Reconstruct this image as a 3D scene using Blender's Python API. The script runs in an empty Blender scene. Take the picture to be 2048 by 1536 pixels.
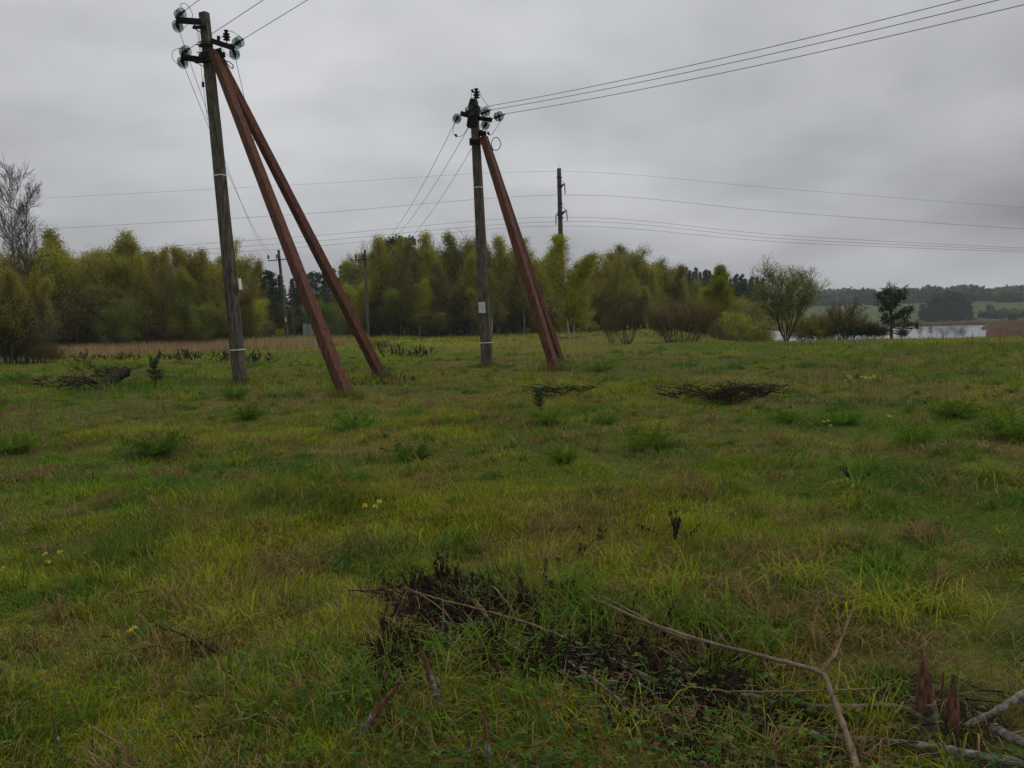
import bpy, math, random
import numpy as np
from mathutils import Vector, Matrix, Quaternion

# ------------------------------------------------------------------ camera
F = 1540.0                       # focal length in pixels of a 2048 wide picture
PITCH = math.radians(4.75); ROLL = math.radians(2.0); EYE = 1.6
scene = bpy.context.scene
FW = Vector((0, math.cos(PITCH), -math.sin(PITCH)))
R0 = Vector((1, 0, 0)); U0 = Vector((0, math.sin(PITCH), math.cos(PITCH)))
RT = R0 * math.cos(ROLL) - U0 * math.sin(ROLL)
UP = R0 * math.sin(ROLL) + U0 * math.cos(ROLL)
cam_d = bpy.data.cameras.new('camera'); cam = bpy.data.objects.new('camera', cam_d)
scene.collection.objects.link(cam)
cam_d.sensor_width = 36; cam_d.lens = 36 * F / 2048; cam_d.clip_start = 0.05; cam_d.clip_end = 6000
M = Matrix(((RT.x, UP.x, -FW.x, 0), (RT.y, UP.y, -FW.y, 0), (RT.z, UP.z, -FW.z, EYE), (0, 0, 0, 1)))
cam.matrix_world = M
scene.camera = cam
scene.view_settings.view_transform = 'Standard'; scene.view_settings.look = 'None'
scene.view_settings.exposure = 0.4; scene.view_settings.gamma = 1
scene.render.resolution_x = 1024; scene.render.resolution_y = 768
try:
    scene.cycles.volume_bounces = 0; scene.cycles.transparent_max_bounces = 14
    scene.cycles.max_bounces = 5; scene.cycles.diffuse_bounces = 2; scene.cycles.transmission_bounces = 5
except Exception: pass

# ------------------------------------------------------------------ world: overcast sky
SUN_EL = math.radians(48); SUN_AZ = math.radians(70)       # azimuth clockwise from +Y
w = bpy.data.worlds.new('World'); scene.world = w; w.use_nodes = True
nt = w.node_tree; N = nt.nodes; Lk = nt.links
bg = N['Background']; bg.inputs['Strength'].default_value = 0.1
sky = N.new('ShaderNodeTexSky'); sky.sky_type = 'NISHITA'; sky.sun_disc = False
sky.sun_elevation = SUN_EL; sky.sun_rotation = SUN_AZ; sky.dust_density = 4
tc = N.new('ShaderNodeTexCoord'); sp = N.new('ShaderNodeSeparateXYZ'); Lk.new(tc.outputs['Generated'], sp.inputs[0])
def wm(op, a, b=None, c=None, clamp=False):
    n = N.new('ShaderNodeMath'); n.operation = op; n.use_clamp = clamp
    for i, v in enumerate((a, b, c)):
        if v is None: continue
        if isinstance(v, (int, float)): n.inputs[i].default_value = v
        else: Lk.new(v, n.inputs[i])
    return n.outputs[0]
zc = wm('MAXIMUM', sp.outputs[2], 0.0)
den = wm('ADD', zc, 0.28)
cx = wm('DIVIDE', sp.outputs[0], den); cy = wm('DIVIDE', sp.outputs[1], den)
cmb = N.new('ShaderNodeCombineXYZ'); Lk.new(cx, cmb.inputs[0]); Lk.new(cy, cmb.inputs[1]); cmb.inputs[2].default_value = 3.7
def wnoise(scale, detail, rough, dist=0.0, vec=cmb.outputs[0]):
    n = N.new('ShaderNodeTexNoise'); n.inputs['Scale'].default_value = scale; n.inputs['Detail'].default_value = detail
    n.inputs['Roughness'].default_value = rough; n.inputs['Distortion'].default_value = dist
    Lk.new(vec, n.inputs['Vector']); return n.outputs['Fac']
n1 = wnoise(0.75, 4, 0.5, 0.3); n2 = wnoise(2.6, 5, 0.55, 0.3)
# base brightness rises from horizon to zenith, and towards the veiled sun
lum = wm('MULTIPLY_ADD', zc, 5.0, 2.75)
c1 = wm('MULTIPLY_ADD', n1, 2.2, -0.08); c2 = wm('MULTIPLY_ADD', n2, 0.42, 0.79)
lum = wm('MULTIPLY', lum, wm('MULTIPLY', c1, c2))
cr = N.new('ShaderNodeMix'); cr.data_type = 'RGBA'
cr.inputs[6].default_value = (0.965, 1.0, 1.0, 1); cr.inputs[7].default_value = (0.985, 0.98, 1.06, 1)
Lk.new(wnoise(1.3, 3, 0.5), cr.inputs[0])
sc = N.new('ShaderNodeVectorMath'); sc.operation = 'SCALE'; Lk.new(cr.outputs[2], sc.inputs[0]); Lk.new(lum, sc.inputs['Scale'])
mx = N.new('ShaderNodeMix'); mx.data_type = 'RGBA'; mx.inputs[0].default_value = 0.97
Lk.new(sky.outputs[0], mx.inputs[6]); Lk.new(sc.outputs[0], mx.inputs[7])
Lk.new(mx.outputs[2], bg.inputs['Color'])
sun_d = bpy.data.lights.new('sun', 'SUN'); sun = bpy.data.objects.new('sun', sun_d); scene.collection.objects.link(sun)
sun_d.energy = 0.6; sun_d.angle = math.radians(50); sun_d.color = (1, 0.96, 0.9)
sd = Vector((math.sin(SUN_AZ) * math.cos(SUN_EL), math.cos(SUN_AZ) * math.cos(SUN_EL), math.sin(SUN_EL)))
sun.rotation_euler = (-sd).to_track_quat('-Z', 'Y').to_euler()

# ------------------------------------------------------------------ helpers
COL = scene.collection
random.seed(5); RNG = np.random.default_rng(5)
_tab = np.random.default_rng(77).random((256, 256))
def vn(x, y, s=0):
    x = np.asarray(x, float) + 13.7 * s; y = np.asarray(y, float) + 7.3 * s
    xi = np.floor(x).astype(int); yi = np.floor(y).astype(int); fx = x - xi; fy = y - yi
    fx = fx * fx * (3 - 2 * fx); fy = fy * fy * (3 - 2 * fy)
    a = _tab[xi & 255, yi & 255]; b = _tab[(xi + 1) & 255, yi & 255]; c = _tab[xi & 255, (yi + 1) & 255]; d = _tab[(xi + 1) & 255, (yi + 1) & 255]
    return (a * (1 - fx) + b * fx) * (1 - fy) + (c * (1 - fx) + d * fx) * fy
def fbm(x, y, s=0, o=4):
    t = 0; a = 0.5; n = 0
    for i in range(o):
        t = t + a * vn(x * 2 ** i, y * 2 ** i, s + i * 3); n += a; a *= 0.5
    return t / n
def ss(v, a, b):
    t = np.clip((np.asarray(v, float) - a) / (b - a), 0, 1); return t * t * (3 - 2 * t)
def H(x, y):
    x = np.asarray(x, float); y = np.asarray(y, float); r = np.hypot(x, y); az = np.degrees(np.arctan2(x, y))
    z = 0.20 * (fbm(x / 4.2, y / 4.2, 1, 2) - 0.5) + 0.16 * (vn(x / 1.1, y / 1.1, 4) - 0.5) + 0.06 * (vn(x / .42, y / .42, 6) - .5)
    z = z * ss(r, 0.2, 2.2)
    z = z + 0.25 * ss(-x, 4, 12) * ss(y, 12, 18) * (1 - 0.3 * ss(y, 40, 70)) + 0.3 * ss(y, 60, 80) * ss(-x, 5, 20)
    wr = ss(az, 11, 19) * (1 - ss(az, 120, 160))
    z = z - wr * 8.7 * ss(r, 36, 150)
    land = np.maximum(ss(r + 14 * (fbm(x / 60, y / 60, 9) - .5), 402, 408), ss(az + 1.2 * (fbm(x / 35, y / 35, 3) - .5) - 0.8*ss(r,290,300)*(1-ss(r,320,330)), 31.5, 31.9) * ss(r, 150, 200))
    z = z + wr * land * 1.0
    z = z + wr * (ss(r, 405, 640) * 11 + 7 * ss(r, 640, 1100)) * (0.65 + 0.7 * fbm(x / 150, y / 150, 2)) 
    return z
def Hs(x, y): return float(H(x, y))
def ray(px, py): return FW + RT * ((px - 1024) / F) + UP * ((768 - py) / F)
def at(px, py, Y):
    v = ray(px, py); v = v * (Y / v.y); return Vector((v.x, v.y, v.z + EYE))
def hz(px): return 640.0 + (1024 - px) * math.tan(ROLL)
def hit(px, py, lift=0.0):
    v = ray(px, py); t0 = 1.0; t = 1.0
    while t < 400:
        p = v * t
        if p.z + EYE < Hs(p.x, p.y) + lift: break
        t0 = t; t *= 1.01
    for _ in range(18):
        m = (t0 + t) / 2; p = v * m
        if p.z + EYE < Hs(p.x, p.y) + lift: t = m
        else: t0 = m
    p = v * t; return Vector((p.x, p.y, p.z + EYE))
def col(px, Y):
    p = at(px, hz(px), Y); return Vector((p.x, Y, Hs(p.x, Y)))

def tag(o, label=None, cat=None, group=None, kind=None):
    if label: o['label'] = label
    if cat: o['category'] = cat
    if group: o['group'] = group
    if kind: o['kind'] = kind
    return o
def empty(name, loc, rz=0.0):
    o = bpy.data.objects.new(name, None); COL.objects.link(o); o.location = loc; o.rotation_euler.z = rz; o.empty_display_size = .2; return o
class MB:
    def __init__(s): s.v = []; s.f = []
    def add(s, V, Fc):
        b = len(s.v); s.v.extend(tuple(p) for p in V); s.f.extend([tuple(i + b for i in f) for f in Fc])
    def tube(s, pts, rad, sides=6, cap=True):
        pts = [Vector(p) for p in pts]; n = len(pts)
        if not hasattr(rad, '__len__'): rad = [rad] * n
        b = len(s.v); prev = None
        for i, p in enumerate(pts):
            t = (pts[min(i + 1, n - 1)] - pts[max(i - 1, 0)])
            if t.length < 1e-9: t = Vector((0, 0, 1))
            t.normalize()
            if prev is None:
                a = Vector((0, 0, 1)) if abs(t.z) < .9 else Vector((1, 0, 0)); u = t.cross(a).normalized()
            else: u = (prev - t * prev.dot(t)); u = u.normalized() if u.length > 1e-6 else t.orthogonal().normalized()
            prev = u; v = t.cross(u)
            for k in range(sides):
                an = 2 * math.pi * k / sides; q = p + (u * math.cos(an) + v * math.sin(an)) * rad[i]; s.v.append((q.x, q.y, q.z))
        for i in range(n - 1):
            for k in range(sides):
                k2 = (k + 1) % sides; s.f.append((b + i * sides + k, b + i * sides + k2, b + (i + 1) * sides + k2, b + (i + 1) * sides + k))
        if cap:
            s.f.append(tuple(b + k for k in reversed(range(sides)))); s.f.append(tuple(b + (n - 1) * sides + k for k in range(sides)))
    def beam(s, p0, p1, w0, d0, w1, d1, side, cham=0.12, nseg=1, jit=0.0):
        """tapered bar with chamfered corners; side = direction of its width"""
        p0 = Vector(p0); p1 = Vector(p1); t = (p1 - p0).normalized(); u = Vector(side); u = (u - t * u.dot(t)).normalized(); v = t.cross(u)
        b = len(s.v)
        for i in range(nseg + 1):
            k = i / nseg; c = p0.lerp(p1, k); w = (w0 + (w1 - w0) * k) / 2; d = (d0 + (d1 - d0) * k) / 2; ch = cham * min(w, d)
            for a, e in ((w, d - ch), (w - ch, d), (-w + ch, d), (-w, d - ch), (-w, -d + ch), (-w + ch, -d), (w - ch, -d), (w, -d + ch)):
                q = c + u * (a + random.uniform(-jit, jit)) + v * (e + random.uniform(-jit, jit)); s.v.append((q.x, q.y, q.z))
        for i in range(nseg):
            for k in range(8):
                k2 = (k + 1) % 8; s.f.append((b + i * 8 + k, b + i * 8 + k2, b + (i + 1) * 8 + k2, b + (i + 1) * 8 + k))
        s.f.append(tuple(b + k for k in reversed(range(8)))); s.f.append(tuple(b + nseg * 8 + k for k in range(8)))
    def box(s, p0, p1):
        x0, y0, z0 = p0; x1, y1, z1 = p1
        s.add([(x0, y0, z0), (x1, y0, z0), (x1, y1, z0), (x0, y1, z0), (x0, y0, z1), (x1, y0, z1), (x1, y1, z1), (x0, y1, z1)],
              [(3, 2, 1, 0), (4, 5, 6, 7), (0, 1, 5, 4), (1, 2, 6, 5), (2, 3, 7, 6), (3, 0, 4, 7)])
    def lathe(s, prof, o, ax, segs=20):
        o = Vector(o); ax = Vector(ax).normalized(); u = ax.orthogonal().normalized(); v = ax.cross(u); b = len(s.v); n = len(prof)
        for r, z in prof:
            for k in range(segs):
                an = 2 * math.pi * k / segs; q = o + ax * z + (u * math.cos(an) + v * math.sin(an)) * r; s.v.append((q.x, q.y, q.z))
        for i in range(n - 1):
            for k in range(segs):
                k2 = (k + 1) % segs; s.f.append((b + i * segs + k, b + i * segs + k2, b + (i + 1) * segs + k2, b + (i + 1) * segs + k))
    def build(s, name, mat, parent=None, smooth=True, loc=None):
        me = bpy.data.meshes.new(name); me.from_pydata(s.v, [], s.f)
        me.materials.append(mat); me.shade_smooth() if smooth else me.shade_flat(); me.update()
        o = bpy.data.objects.new(name, me); COL.objects.link(o)
        if parent is not None: o.parent = parent
        if loc is not None: o.location = loc
        return o
def rel(o, root):
    """parent o, whose mesh is in world space, to root without moving it"""
    o.parent = root; inv = Matrix.Translation(root.location) @ Matrix.Rotation(root.rotation_euler.z, 4, 'Z'); o.matrix_parent_inverse = inv.inverted(); return o
def mesh_np(name, V, T, mat, colr=None, parent=None, attr='col'):
    V = np.asarray(V, np.float32); T = np.asarray(T, np.int32); me = bpy.data.meshes.new(name)
    k = T.shape[1]; me.vertices.add(len(V)); me.vertices.foreach_set('co', V.ravel())
    me.loops.add(T.size); me.loops.foreach_set('vertex_index', T.ravel())
    me.polygons.add(len(T)); me.polygons.foreach_set('loop_start', np.arange(0, T.size, k, dtype=np.int32))
    try: me.polygons.foreach_set('loop_total', np.full(len(T), k, np.int32))
    except Exception: pass
    if colr is not None:
        a = me.color_attributes.new(attr, 'FLOAT_COLOR', 'POINT'); c = np.ones((len(V), 4), np.float32); c[:, :3] = colr; a.data.foreach_set('color', c.ravel())
    me.materials.append(mat); me.update(calc_edges=True); me.validate()
    o = bpy.data.objects.new(name, me); COL.objects.link(o)
    if parent is not None: o.parent = parent
    return o
def copy_tree(o, parent=None):
    c = o.copy(); COL.objects.link(c); c.parent = parent
    for ch in list(o.children): copy_tree(ch, c)
    return c

# ------------------------------------------------------------------ materials
def nodes(name):
    m = bpy.data.materials.new(name); m.use_nodes = True; return m, m.node_tree.nodes, m.node_tree.links, m.node_tree.nodes['Principled BSDF']
def mat_noise(name, stops, scale=3, rough=.8, bump=.0, bscale=30, vec='Object', stretch=(1, 1, 1), spec=.3, detail=6, metal=0, scale2=None):
    m, n, l, b = nodes(name); t = n.new('ShaderNodeTexCoord'); mp = n.new('ShaderNodeMapping'); mp.inputs['Scale'].default_value = stretch
    l.new(t.outputs[vec], mp.inputs[0]); ns = n.new('ShaderNodeTexNoise'); ns.inputs['Scale'].default_value = scale; ns.inputs['Detail'].default_value = detail; ns.inputs['Roughness'].default_value = .65
    l.new(mp.outputs[0], ns.inputs['Vector']); r = n.new('ShaderNodeValToRGB'); cr = r.color_ramp
    while len(cr.elements) < len(stops): cr.elements.new(.5)
    for e, (p, c) in zip(cr.elements, stops): e.position = p; e.color = (*c, 1)
    l.new(ns.outputs['Fac'], r.inputs[0]); l.new(r.outputs[0], b.inputs['Base Color'])
    b.inputs['Roughness'].default_value = rough; b.inputs['Specular IOR Level'].default_value = spec; b.inputs['Metallic'].default_value = metal
    if bump:
        n2 = n.new('ShaderNodeTexNoise'); n2.inputs['Scale'].default_value = bscale; n2.inputs['Detail'].default_value = 4; l.new(mp.outputs[0], n2.inputs['Vector'])
        bp = n.new('ShaderNodeBump'); bp.inputs['Strength'].default_value = bump; bp.inputs['Distance'].default_value = .02; l.new(n2.outputs['Fac'], bp.inputs['Height']); l.new(bp.outputs[0], b.inputs['Normal'])
    return m
def leaf_mat(name, c=None, attr='col', transl=.35, rough=.6, vary=0.0, gloss=.25):
    m, n, l, b = nodes(name); out = n['Material Output']
    if c is None:
        a = n.new('ShaderNodeAttribute'); a.attribute_name = attr; src = a.outputs['Color']
    else:
        rg = n.new('ShaderNodeRGB'); rg.outputs[0].default_value = (*c, 1); src = rg.outputs[0]
    if vary:
        oi = n.new('ShaderNodeObjectInfo'); hs = n.new('ShaderNodeHueSaturation')
        m1 = n.new('ShaderNodeMapRange'); m1.inputs[3].default_value = .5 - .03 * vary; m1.inputs[4].default_value = .5 + .008 * vary; l.new(oi.outputs['Random'], m1.inputs[0]); l.new(m1.outputs[0], hs.inputs['Hue'])
        mm = n.new('ShaderNodeMath'); mm.operation = 'MULTIPLY'; mm.inputs[1].default_value = 7.31; l.new(oi.outputs['Random'], mm.inputs[0]); fr = n.new('ShaderNodeMath'); fr.operation = 'FRACT'; l.new(mm.outputs[0], fr.inputs[0])
        m2 = n.new('ShaderNodeMapRange'); m2.inputs[3].default_value = 1 - .35 * vary; m2.inputs[4].default_value = 1 + .3 * vary; l.new(fr.outputs[0], m2.inputs[0]); l.new(m2.outputs[0], hs.inputs['Value'])
        l.new(src, hs.inputs['Color']); src = hs.outputs[0]
    l.new(src, b.inputs['Base Color']); b.inputs['Roughness'].default_value = rough; b.inputs['Specular IOR Level'].default_value = gloss
    tr = n.new('ShaderNodeBsdfTranslucent'); l.new(src, tr.inputs['Color']); mxs = n.new('ShaderNodeMixShader'); mxs.inputs[0].default_value = transl
    l.new(b.outputs[0], mxs.inputs[1]); l.new(tr.outputs[0], mxs.inputs[2]); l.new(mxs.outputs[0], out.inputs['Surface']); return m

m_conc = mat_noise('weathered_concrete', [(.34, (.034, .029, .023)), (.5, (.09, .077, .06)), (.66, (.16, .14, .115))], 5, .92, .6, 60, spec=.1, stretch=(3, 3, .6))
m_rust = mat_noise('rusty_red_paint', [(.3, (.02, .014, .011)), (.42, (.05, .03, .021)), (.5, (.098, .040, .024)), (.57, (.13, .045, .026)), (.66, (.085, .056, .04))], 2.6, .7, .35, 70, stretch=(7, 7, .45), spec=.1)
m_iron = mat_noise('dark_iron', [(.3, (.008, .007, .007)), (.7, (.024, .018, .016))], 8, .7, .2, 40, spec=.1)
m_wire = mat_noise('bare_wire', [(.3, (.03, .03, .03)), (.7, (.06, .058, .055))], 8, .5, 0)
m_farwire = mat_noise('dull_aluminium_wire', [(.3, (.14, .14, .14)), (.7, (.2, .2, .2))], 8, .6, 0)
m_porc = mat_noise('dark_porcelain', [(.3, (.006, .005, .005)), (.7, (.012, .009, .009))], 8, .45, 0, spec=.15)
m_white = mat_noise('white_paint', [(.3, (.55, .55, .52)), (.7, (.7, .7, .68))], 6, .6, 0)
m_paper = mat_noise('paper_notice', [(.3, (.5, .52, .5)), (.7, (.62, .63, .62))], 12, .6, 0)
m_teal = mat_noise('teal_green_paint', [(.3, (.012, .075, .06)), (.7, (.02, .10, .08))], 3, .6, 0)
m_panel = mat_noise('pale_grey_panel', [(.3, (.20, .23, .22)), (.7, (.30, .33, .31))], 2, .7, 0)
m_glass, n, l, b = nodes('green_glass')
b.inputs['Base Color'].default_value = (.015, .04, .032, 1); b.inputs['Roughness'].default_value = .35; b.inputs['Specular IOR Level'].default_value = .2
lw = n.new('ShaderNodeLayerWeight'); lw.inputs['Blend'].default_value = .45; tr = n.new('ShaderNodeBsdfTransparent'); tr.inputs['Color'].default_value = (.78, .85, .82, 1); mg = n.new('ShaderNodeMixShader')
rmp = n.new('ShaderNodeMapRange'); rmp.inputs[1].default_value = .15; rmp.inputs[2].default_value = .95; rmp.inputs[3].default_value = .24; rmp.inputs[4].default_value = 1.0; l.new(lw.outputs['Facing'], rmp.inputs[0])
l.new(rmp.outputs[0], mg.inputs[0]); l.new(tr.outputs[0], mg.inputs[1]); l.new(b.outputs[0], mg.inputs[2]); l.new(mg.outputs[0], n['Material Output'].inputs['Surface'])
m_bark = mat_noise('grey_brown_bark', [(.3, (.03, .026, .02)), (.7, (.085, .072, .055))], 6, .9, .4, 50, stretch=(4, 4, 1))
m_birch = mat_noise('birch_bark', [(.35, (.05, .045, .04)), (.45, (.32, .31, .28)), (.7, (.45, .44, .4))], 7, .8, .2, 50, stretch=(1, 1, 5))
m_pinebark = mat_noise('pine_bark', [(.3, (.035, .022, .016)), (.7, (.09, .05, .03))], 6, .9, .3, 50)
m_twig = mat_noise('bare_twig_bark', [(.3, (.065, .052, .042)), (.7, (.125, .10, .082))], 3, .9, 0, spec=.1)
m_dead = mat_noise('dead_branch_bark', [(.3, (.075, .05, .03)), (.55, (.17, .12, .075)), (.75, (.27, .21, .14))], 14, .85, .5, 120)
m_pale = mat_noise('pale_lichen_bark', [(.38, (.05, .04, .028)), (.5, (.13, .12, .09)), (.66, (.26, .255, .21))], 30, .85, .5, 120)
m_rot = mat_noise('rotten_red_wood', [(.32, (.025, .012, .008)), (.5, (.13, .06, .032)), (.7, (.26, .14, .075))], 20, .9, .6, 120, stretch=(4, 4, 1))
m_darkwood = mat_noise('charred_dark_wood', [(.3, (.012, .010, .008)), (.7, (.05, .036, .026))], 10, .9, .5, 80, spec=.08)
m_leafattr = leaf_mat('tree_leaf', None, transl=.45, vary=1.0, gloss=.1)
m_leafcol = leaf_mat('fixed_leaf', None, transl=.35, gloss=.1)
m_grass = leaf_mat('grass_blade', None, transl=.35, rough=.6, gloss=.12)
m_weed = mat_noise('blackened_leaf', [(.3, (.014, .009, .008)), (.7, (.05, .032, .025))], 12, .9, 0, spec=.05)
m_yellow = leaf_mat('yellow_petal', (.62, .55, .06), transl=.3)
# ------------------------------------------------------------------ colours of the field
GREEN = np.array((.115, .205, .012)); YGREEN = np.array((.26, .285, .012)); DGREEN = np.array((.05, .115, .012)); STRAW = np.array((.29, .19, .075)); BROWN = np.array((.085, .055, .028))
def straw_amount(x, y):
    r = np.hypot(x, y)
    s = 0.14 + .95 * ss(fbm(x / 2.3, y / 2.3, 21, 3), .52, .72) * .6 + .35 * ss(fbm(x / 9, y / 9, 25, 2), .5, .7) + .3 * ss(fbm(x / .6, y / .6, 28, 2), .6, .8)
    s = s + .55 * ss(y, 38, 62) * ss(x, -9, 0) * (1 - ss(x, 12, 22)) + .25 * ss(y, 16, 30) * ss(x, -3, 1) * (1 - ss(x, 5, 12))
    s = s - .25 * ss(-x, 1, 6) * (1 - ss(y, 40, 50))
    return np.clip(s, .03, .95)
def field_col(x, y, rnd):
    s = straw_amount(x, y); g = ss(fbm(x / 3.3, y / 3.3, 31, 3), .36, .64)[:, None]; d = ss(fbm(x / 1.2, y / 1.2, 35, 3), .52, .72)[:, None]
    c = GREEN * (1 - g) + YGREEN * g; c = c * (1 - .7 * d) + DGREEN * .7 * d
    isst = (rnd < .04 + s * .56)[:, None]; br = ss(fbm(x / .9, y / .9, 41, 2), .45, .75)[:, None] * .6
    st = STRAW * (1 - br) + BROWN * br
    return np.where(isst, st, c), isst[:, 0]

DARKSPOTS = [(hit(870, 1180), .4), (hit(1080, 1260), .35), (hit(1150, 1330), .35), (hit(1260, 1360), .4), (hit(1400, 1440), .4), (hit(960, 1225), .55), (hit(1340, 1385), .5), (hit(790, 1310), .28), (hit(1430, 1430), .5), (hit(1600, 1450), .35), (hit(1240, 1300), .3), (hit(1500, 1340), .25), (hit(1880, 1450), .3)]
# ------------------------------------------------------------------ ground, water
def build_ground():
    az = np.concatenate([np.linspace(-50, 50, 560), np.linspace(50, 310, 131)[1:-1]]); rr = np.concatenate([[0.0], np.geomspace(.35, 60, 190), np.geomspace(60, 1500, 130)[1:]])
    A, Rr = np.meshgrid(np.radians(az), rr); X = Rr * np.sin(A); Y = Rr * np.cos(A); Z = H(X, Y); Z = Z * 1.0
    na = len(az); nr = len(rr); V = np.stack([X.ravel(), Y.ravel(), Z.ravel()], 1)
    i, j = np.meshgrid(np.arange(nr - 1), np.arange(na), indexing='ij'); j2 = (j + 1) % na
    T = np.stack([(i * na + j).ravel(), ((i + 1) * na + j).ravel(), ((i + 1) * na + j2).ravel(), (i * na + j2).ravel()], 1)[:, ::-1]
    x, y = V[:, 0], V[:, 1]; r = np.hypot(x, y); azd = np.degrees(np.arctan2(x, y))
    s = straw_amount(x, y)[:, None]; g = ss(fbm(x / 3.3, y / 3.3, 31, 3), .36, .64)[:, None]
    near = (GREEN * .3 + BROWN * .25) * (1 - .4 * s) + STRAW * .22 * s
    farm = (GREEN * (1 - g) + YGREEN * g) * .62 * (1 - .55 * s) + STRAW * .55 * s * .55
    k = ss(r, 25, 70)[:, None]; c = near * (1 - k) + farm * k
    meadow = np.array((.062, .085, .032)) * (.8 + .5 * fbm(x / 25, y / 25, 51, 3))[:, None]
    reed = np.array((.13, .078, .045)) * (.8 + .4 * fbm(x / 12, y / 12, 52, 3))[:, None]
    right = ss(azd, 12, 18)
    km = (right * ss(r, 110, 150))[:, None]; c = c * (1 - km) + reed * km
    kh = (right * ss(r + 20 * fbm(x / 30, y / 30, 53, 2), 428, 440))[:, None]; c = c * (1 - kh) + meadow * kh
    soil = np.array((.022, .015, .011))
    for cc, rad in DARKSPOTS:
        k = (1 - ss(np.hypot(x - cc.x, (y - cc.y) * .8) + .25 * (vn(x / .09, y / .09, 5) - .5), rad * .6, rad * 1.1))[:, None]; c = c * (1 - k) + soil * k
    m, n, l, b = nodes('ground_soil'); a = n.new('ShaderNodeAttribute'); a.attribute_name = 'col'
    t = n.new('ShaderNodeTexCoord'); nz = n.new('ShaderNodeTexNoise'); nz.inputs['Scale'].default_value = 5; nz.inputs['Detail'].default_value = 8; nz.inputs['Roughness'].default_value = .75; l.new(t.outputs['Object'], nz.inputs['Vector'])
    mr = n.new('ShaderNodeMapRange'); mr.inputs[1].default_value = .3; mr.inputs[2].default_value = .7; mr.inputs[3].default_value = .45; mr.inputs[4].default_value = 1.5; l.new(nz.outputs['Fac'], mr.inputs[0])
    sc = n.new('ShaderNodeVectorMath'); sc.operation = 'SCALE'; l.new(a.outputs['Color'], sc.inputs[0]); l.new(mr.outputs[0], sc.inputs['Scale']); l.new(sc.outputs[0], b.inputs['Base Color'])
    b.inputs['Roughness'].default_value = 1; b.inputs['Specular IOR Level'].default_value = .05
    bp = n.new('ShaderNodeBump'); bp.inputs['Strength'].default_value = .6; bp.inputs['Distance'].default_value = .05; l.new(nz.outputs['Fac'], bp.inputs['Height']); l.new(bp.outputs[0], b.inputs['Normal'])
    o = mesh_np('ground', V, T, m, c); tag(o, kind='structure'); o.data.shade_smooth()
build_ground()
def build_water():
    mb = MB(); pts = [(90, 130), (60, 300), (90, 460), (420, 460), (380, 150), (200, 110)]
    mb.add([(x, y, -8.0) for x, y in pts], [tuple(range(len(pts)))[::-1]])
    m, n, l, b = nodes('lake_water'); b.inputs['Base Color'].default_value = (.28, .29, .29, 1); b.inputs['Roughness'].default_value = .18; b.inputs['IOR'].default_value = 1.33
    b.inputs['Specular IOR Level'].default_value = .9
    t = n.new('ShaderNodeTexCoord'); nz = n.new('ShaderNodeTexNoise'); nz.inputs['Scale'].default_value = .8; l.new(t.outputs['Object'], nz.inputs['Vector'])
    bp = n.new('ShaderNodeBump'); bp.inputs['Strength'].default_value = .35; bp.inputs['Distance'].default_value = .05; l.new(nz.outputs['Fac'], bp.inputs['Height']); l.new(bp.outputs[0], b.inputs['Normal'])
    o = mb.build('lake', m, smooth=False); tag(o, kind='structure')
build_water()

# ------------------------------------------------------------------ grass
def blades(x, y, z, h, wd, lean, az, colr, segs=2, curl=.5):
    n = len(x); dx, dy = np.cos(az), np.sin(az); ph = az + np.pi / 2 + RNG.normal(0, .7, n); wx, wy = np.cos(ph) * wd / 2, np.sin(ph) * wd / 2
    vs = []
    def ring(t, k):
        L = h * t; a = lean * (t ** 1.0) * (1 + curl * t); off = L * np.sin(np.clip(a, 0, 1.7)); up = L * np.cos(np.clip(a, 0, 1.55)); return x + dx * off, y + dy * off, z + up, k
    lev = [(0, 1), (1, 0)] if segs == 1 else [(0, .8), (.5, 1), (1, 0)] if segs == 2 else [(0, .7), (.35, 1), (.7, .75), (1, 0)]
    for t, k in lev:
        X, Y, Z, k = ring(t, k)
        if k > 0: vs.append(np.stack([X - wx * k, Y - wy * k, Z], 1)); vs.append(np.stack([X + wx * k, Y + wy * k, Z], 1))
        else: vs.append(np.stack([X, Y, Z], 1))
    V = np.stack(vs, 1); k = V.shape[1]; base = (np.arange(n) * k)[:, None]
    tris = []
    for i in range(0, k - 3, 2): tris += [(i, i + 1, i + 3), (i, i + 3, i + 2)]
    tris.append((k - 3, k - 2, k - 1))
    T = np.concatenate([base + np.array(t)[None, :] for t in tris]); C = np.repeat(colr, k, 0); return V.reshape(-1, 3), T, C
def merge(parts):
    Vs, Ts, Cs = [], [], []; b = 0
    for V, T, C in parts: Vs.append(V); Ts.append(T + b); Cs.append(C); b += len(V)
    return np.concatenate(Vs), np.concatenate(Ts), np.concatenate(Cs)
def scatter(n, r0, r1, a0, a1, p):
    """n points between radii with density falling as r^-p"""
    u = RNG.random(n); e = 2 - p
    r = (r0 ** e + u * (r1 ** e - r0 ** e)) ** (1 / e) if abs(e) > 1e-6 else r0 * (r1 / r0) ** u
    a = np.radians(RNG.uniform(a0, a1, n)); return r * np.sin(a), r * np.cos(a), r
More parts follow.
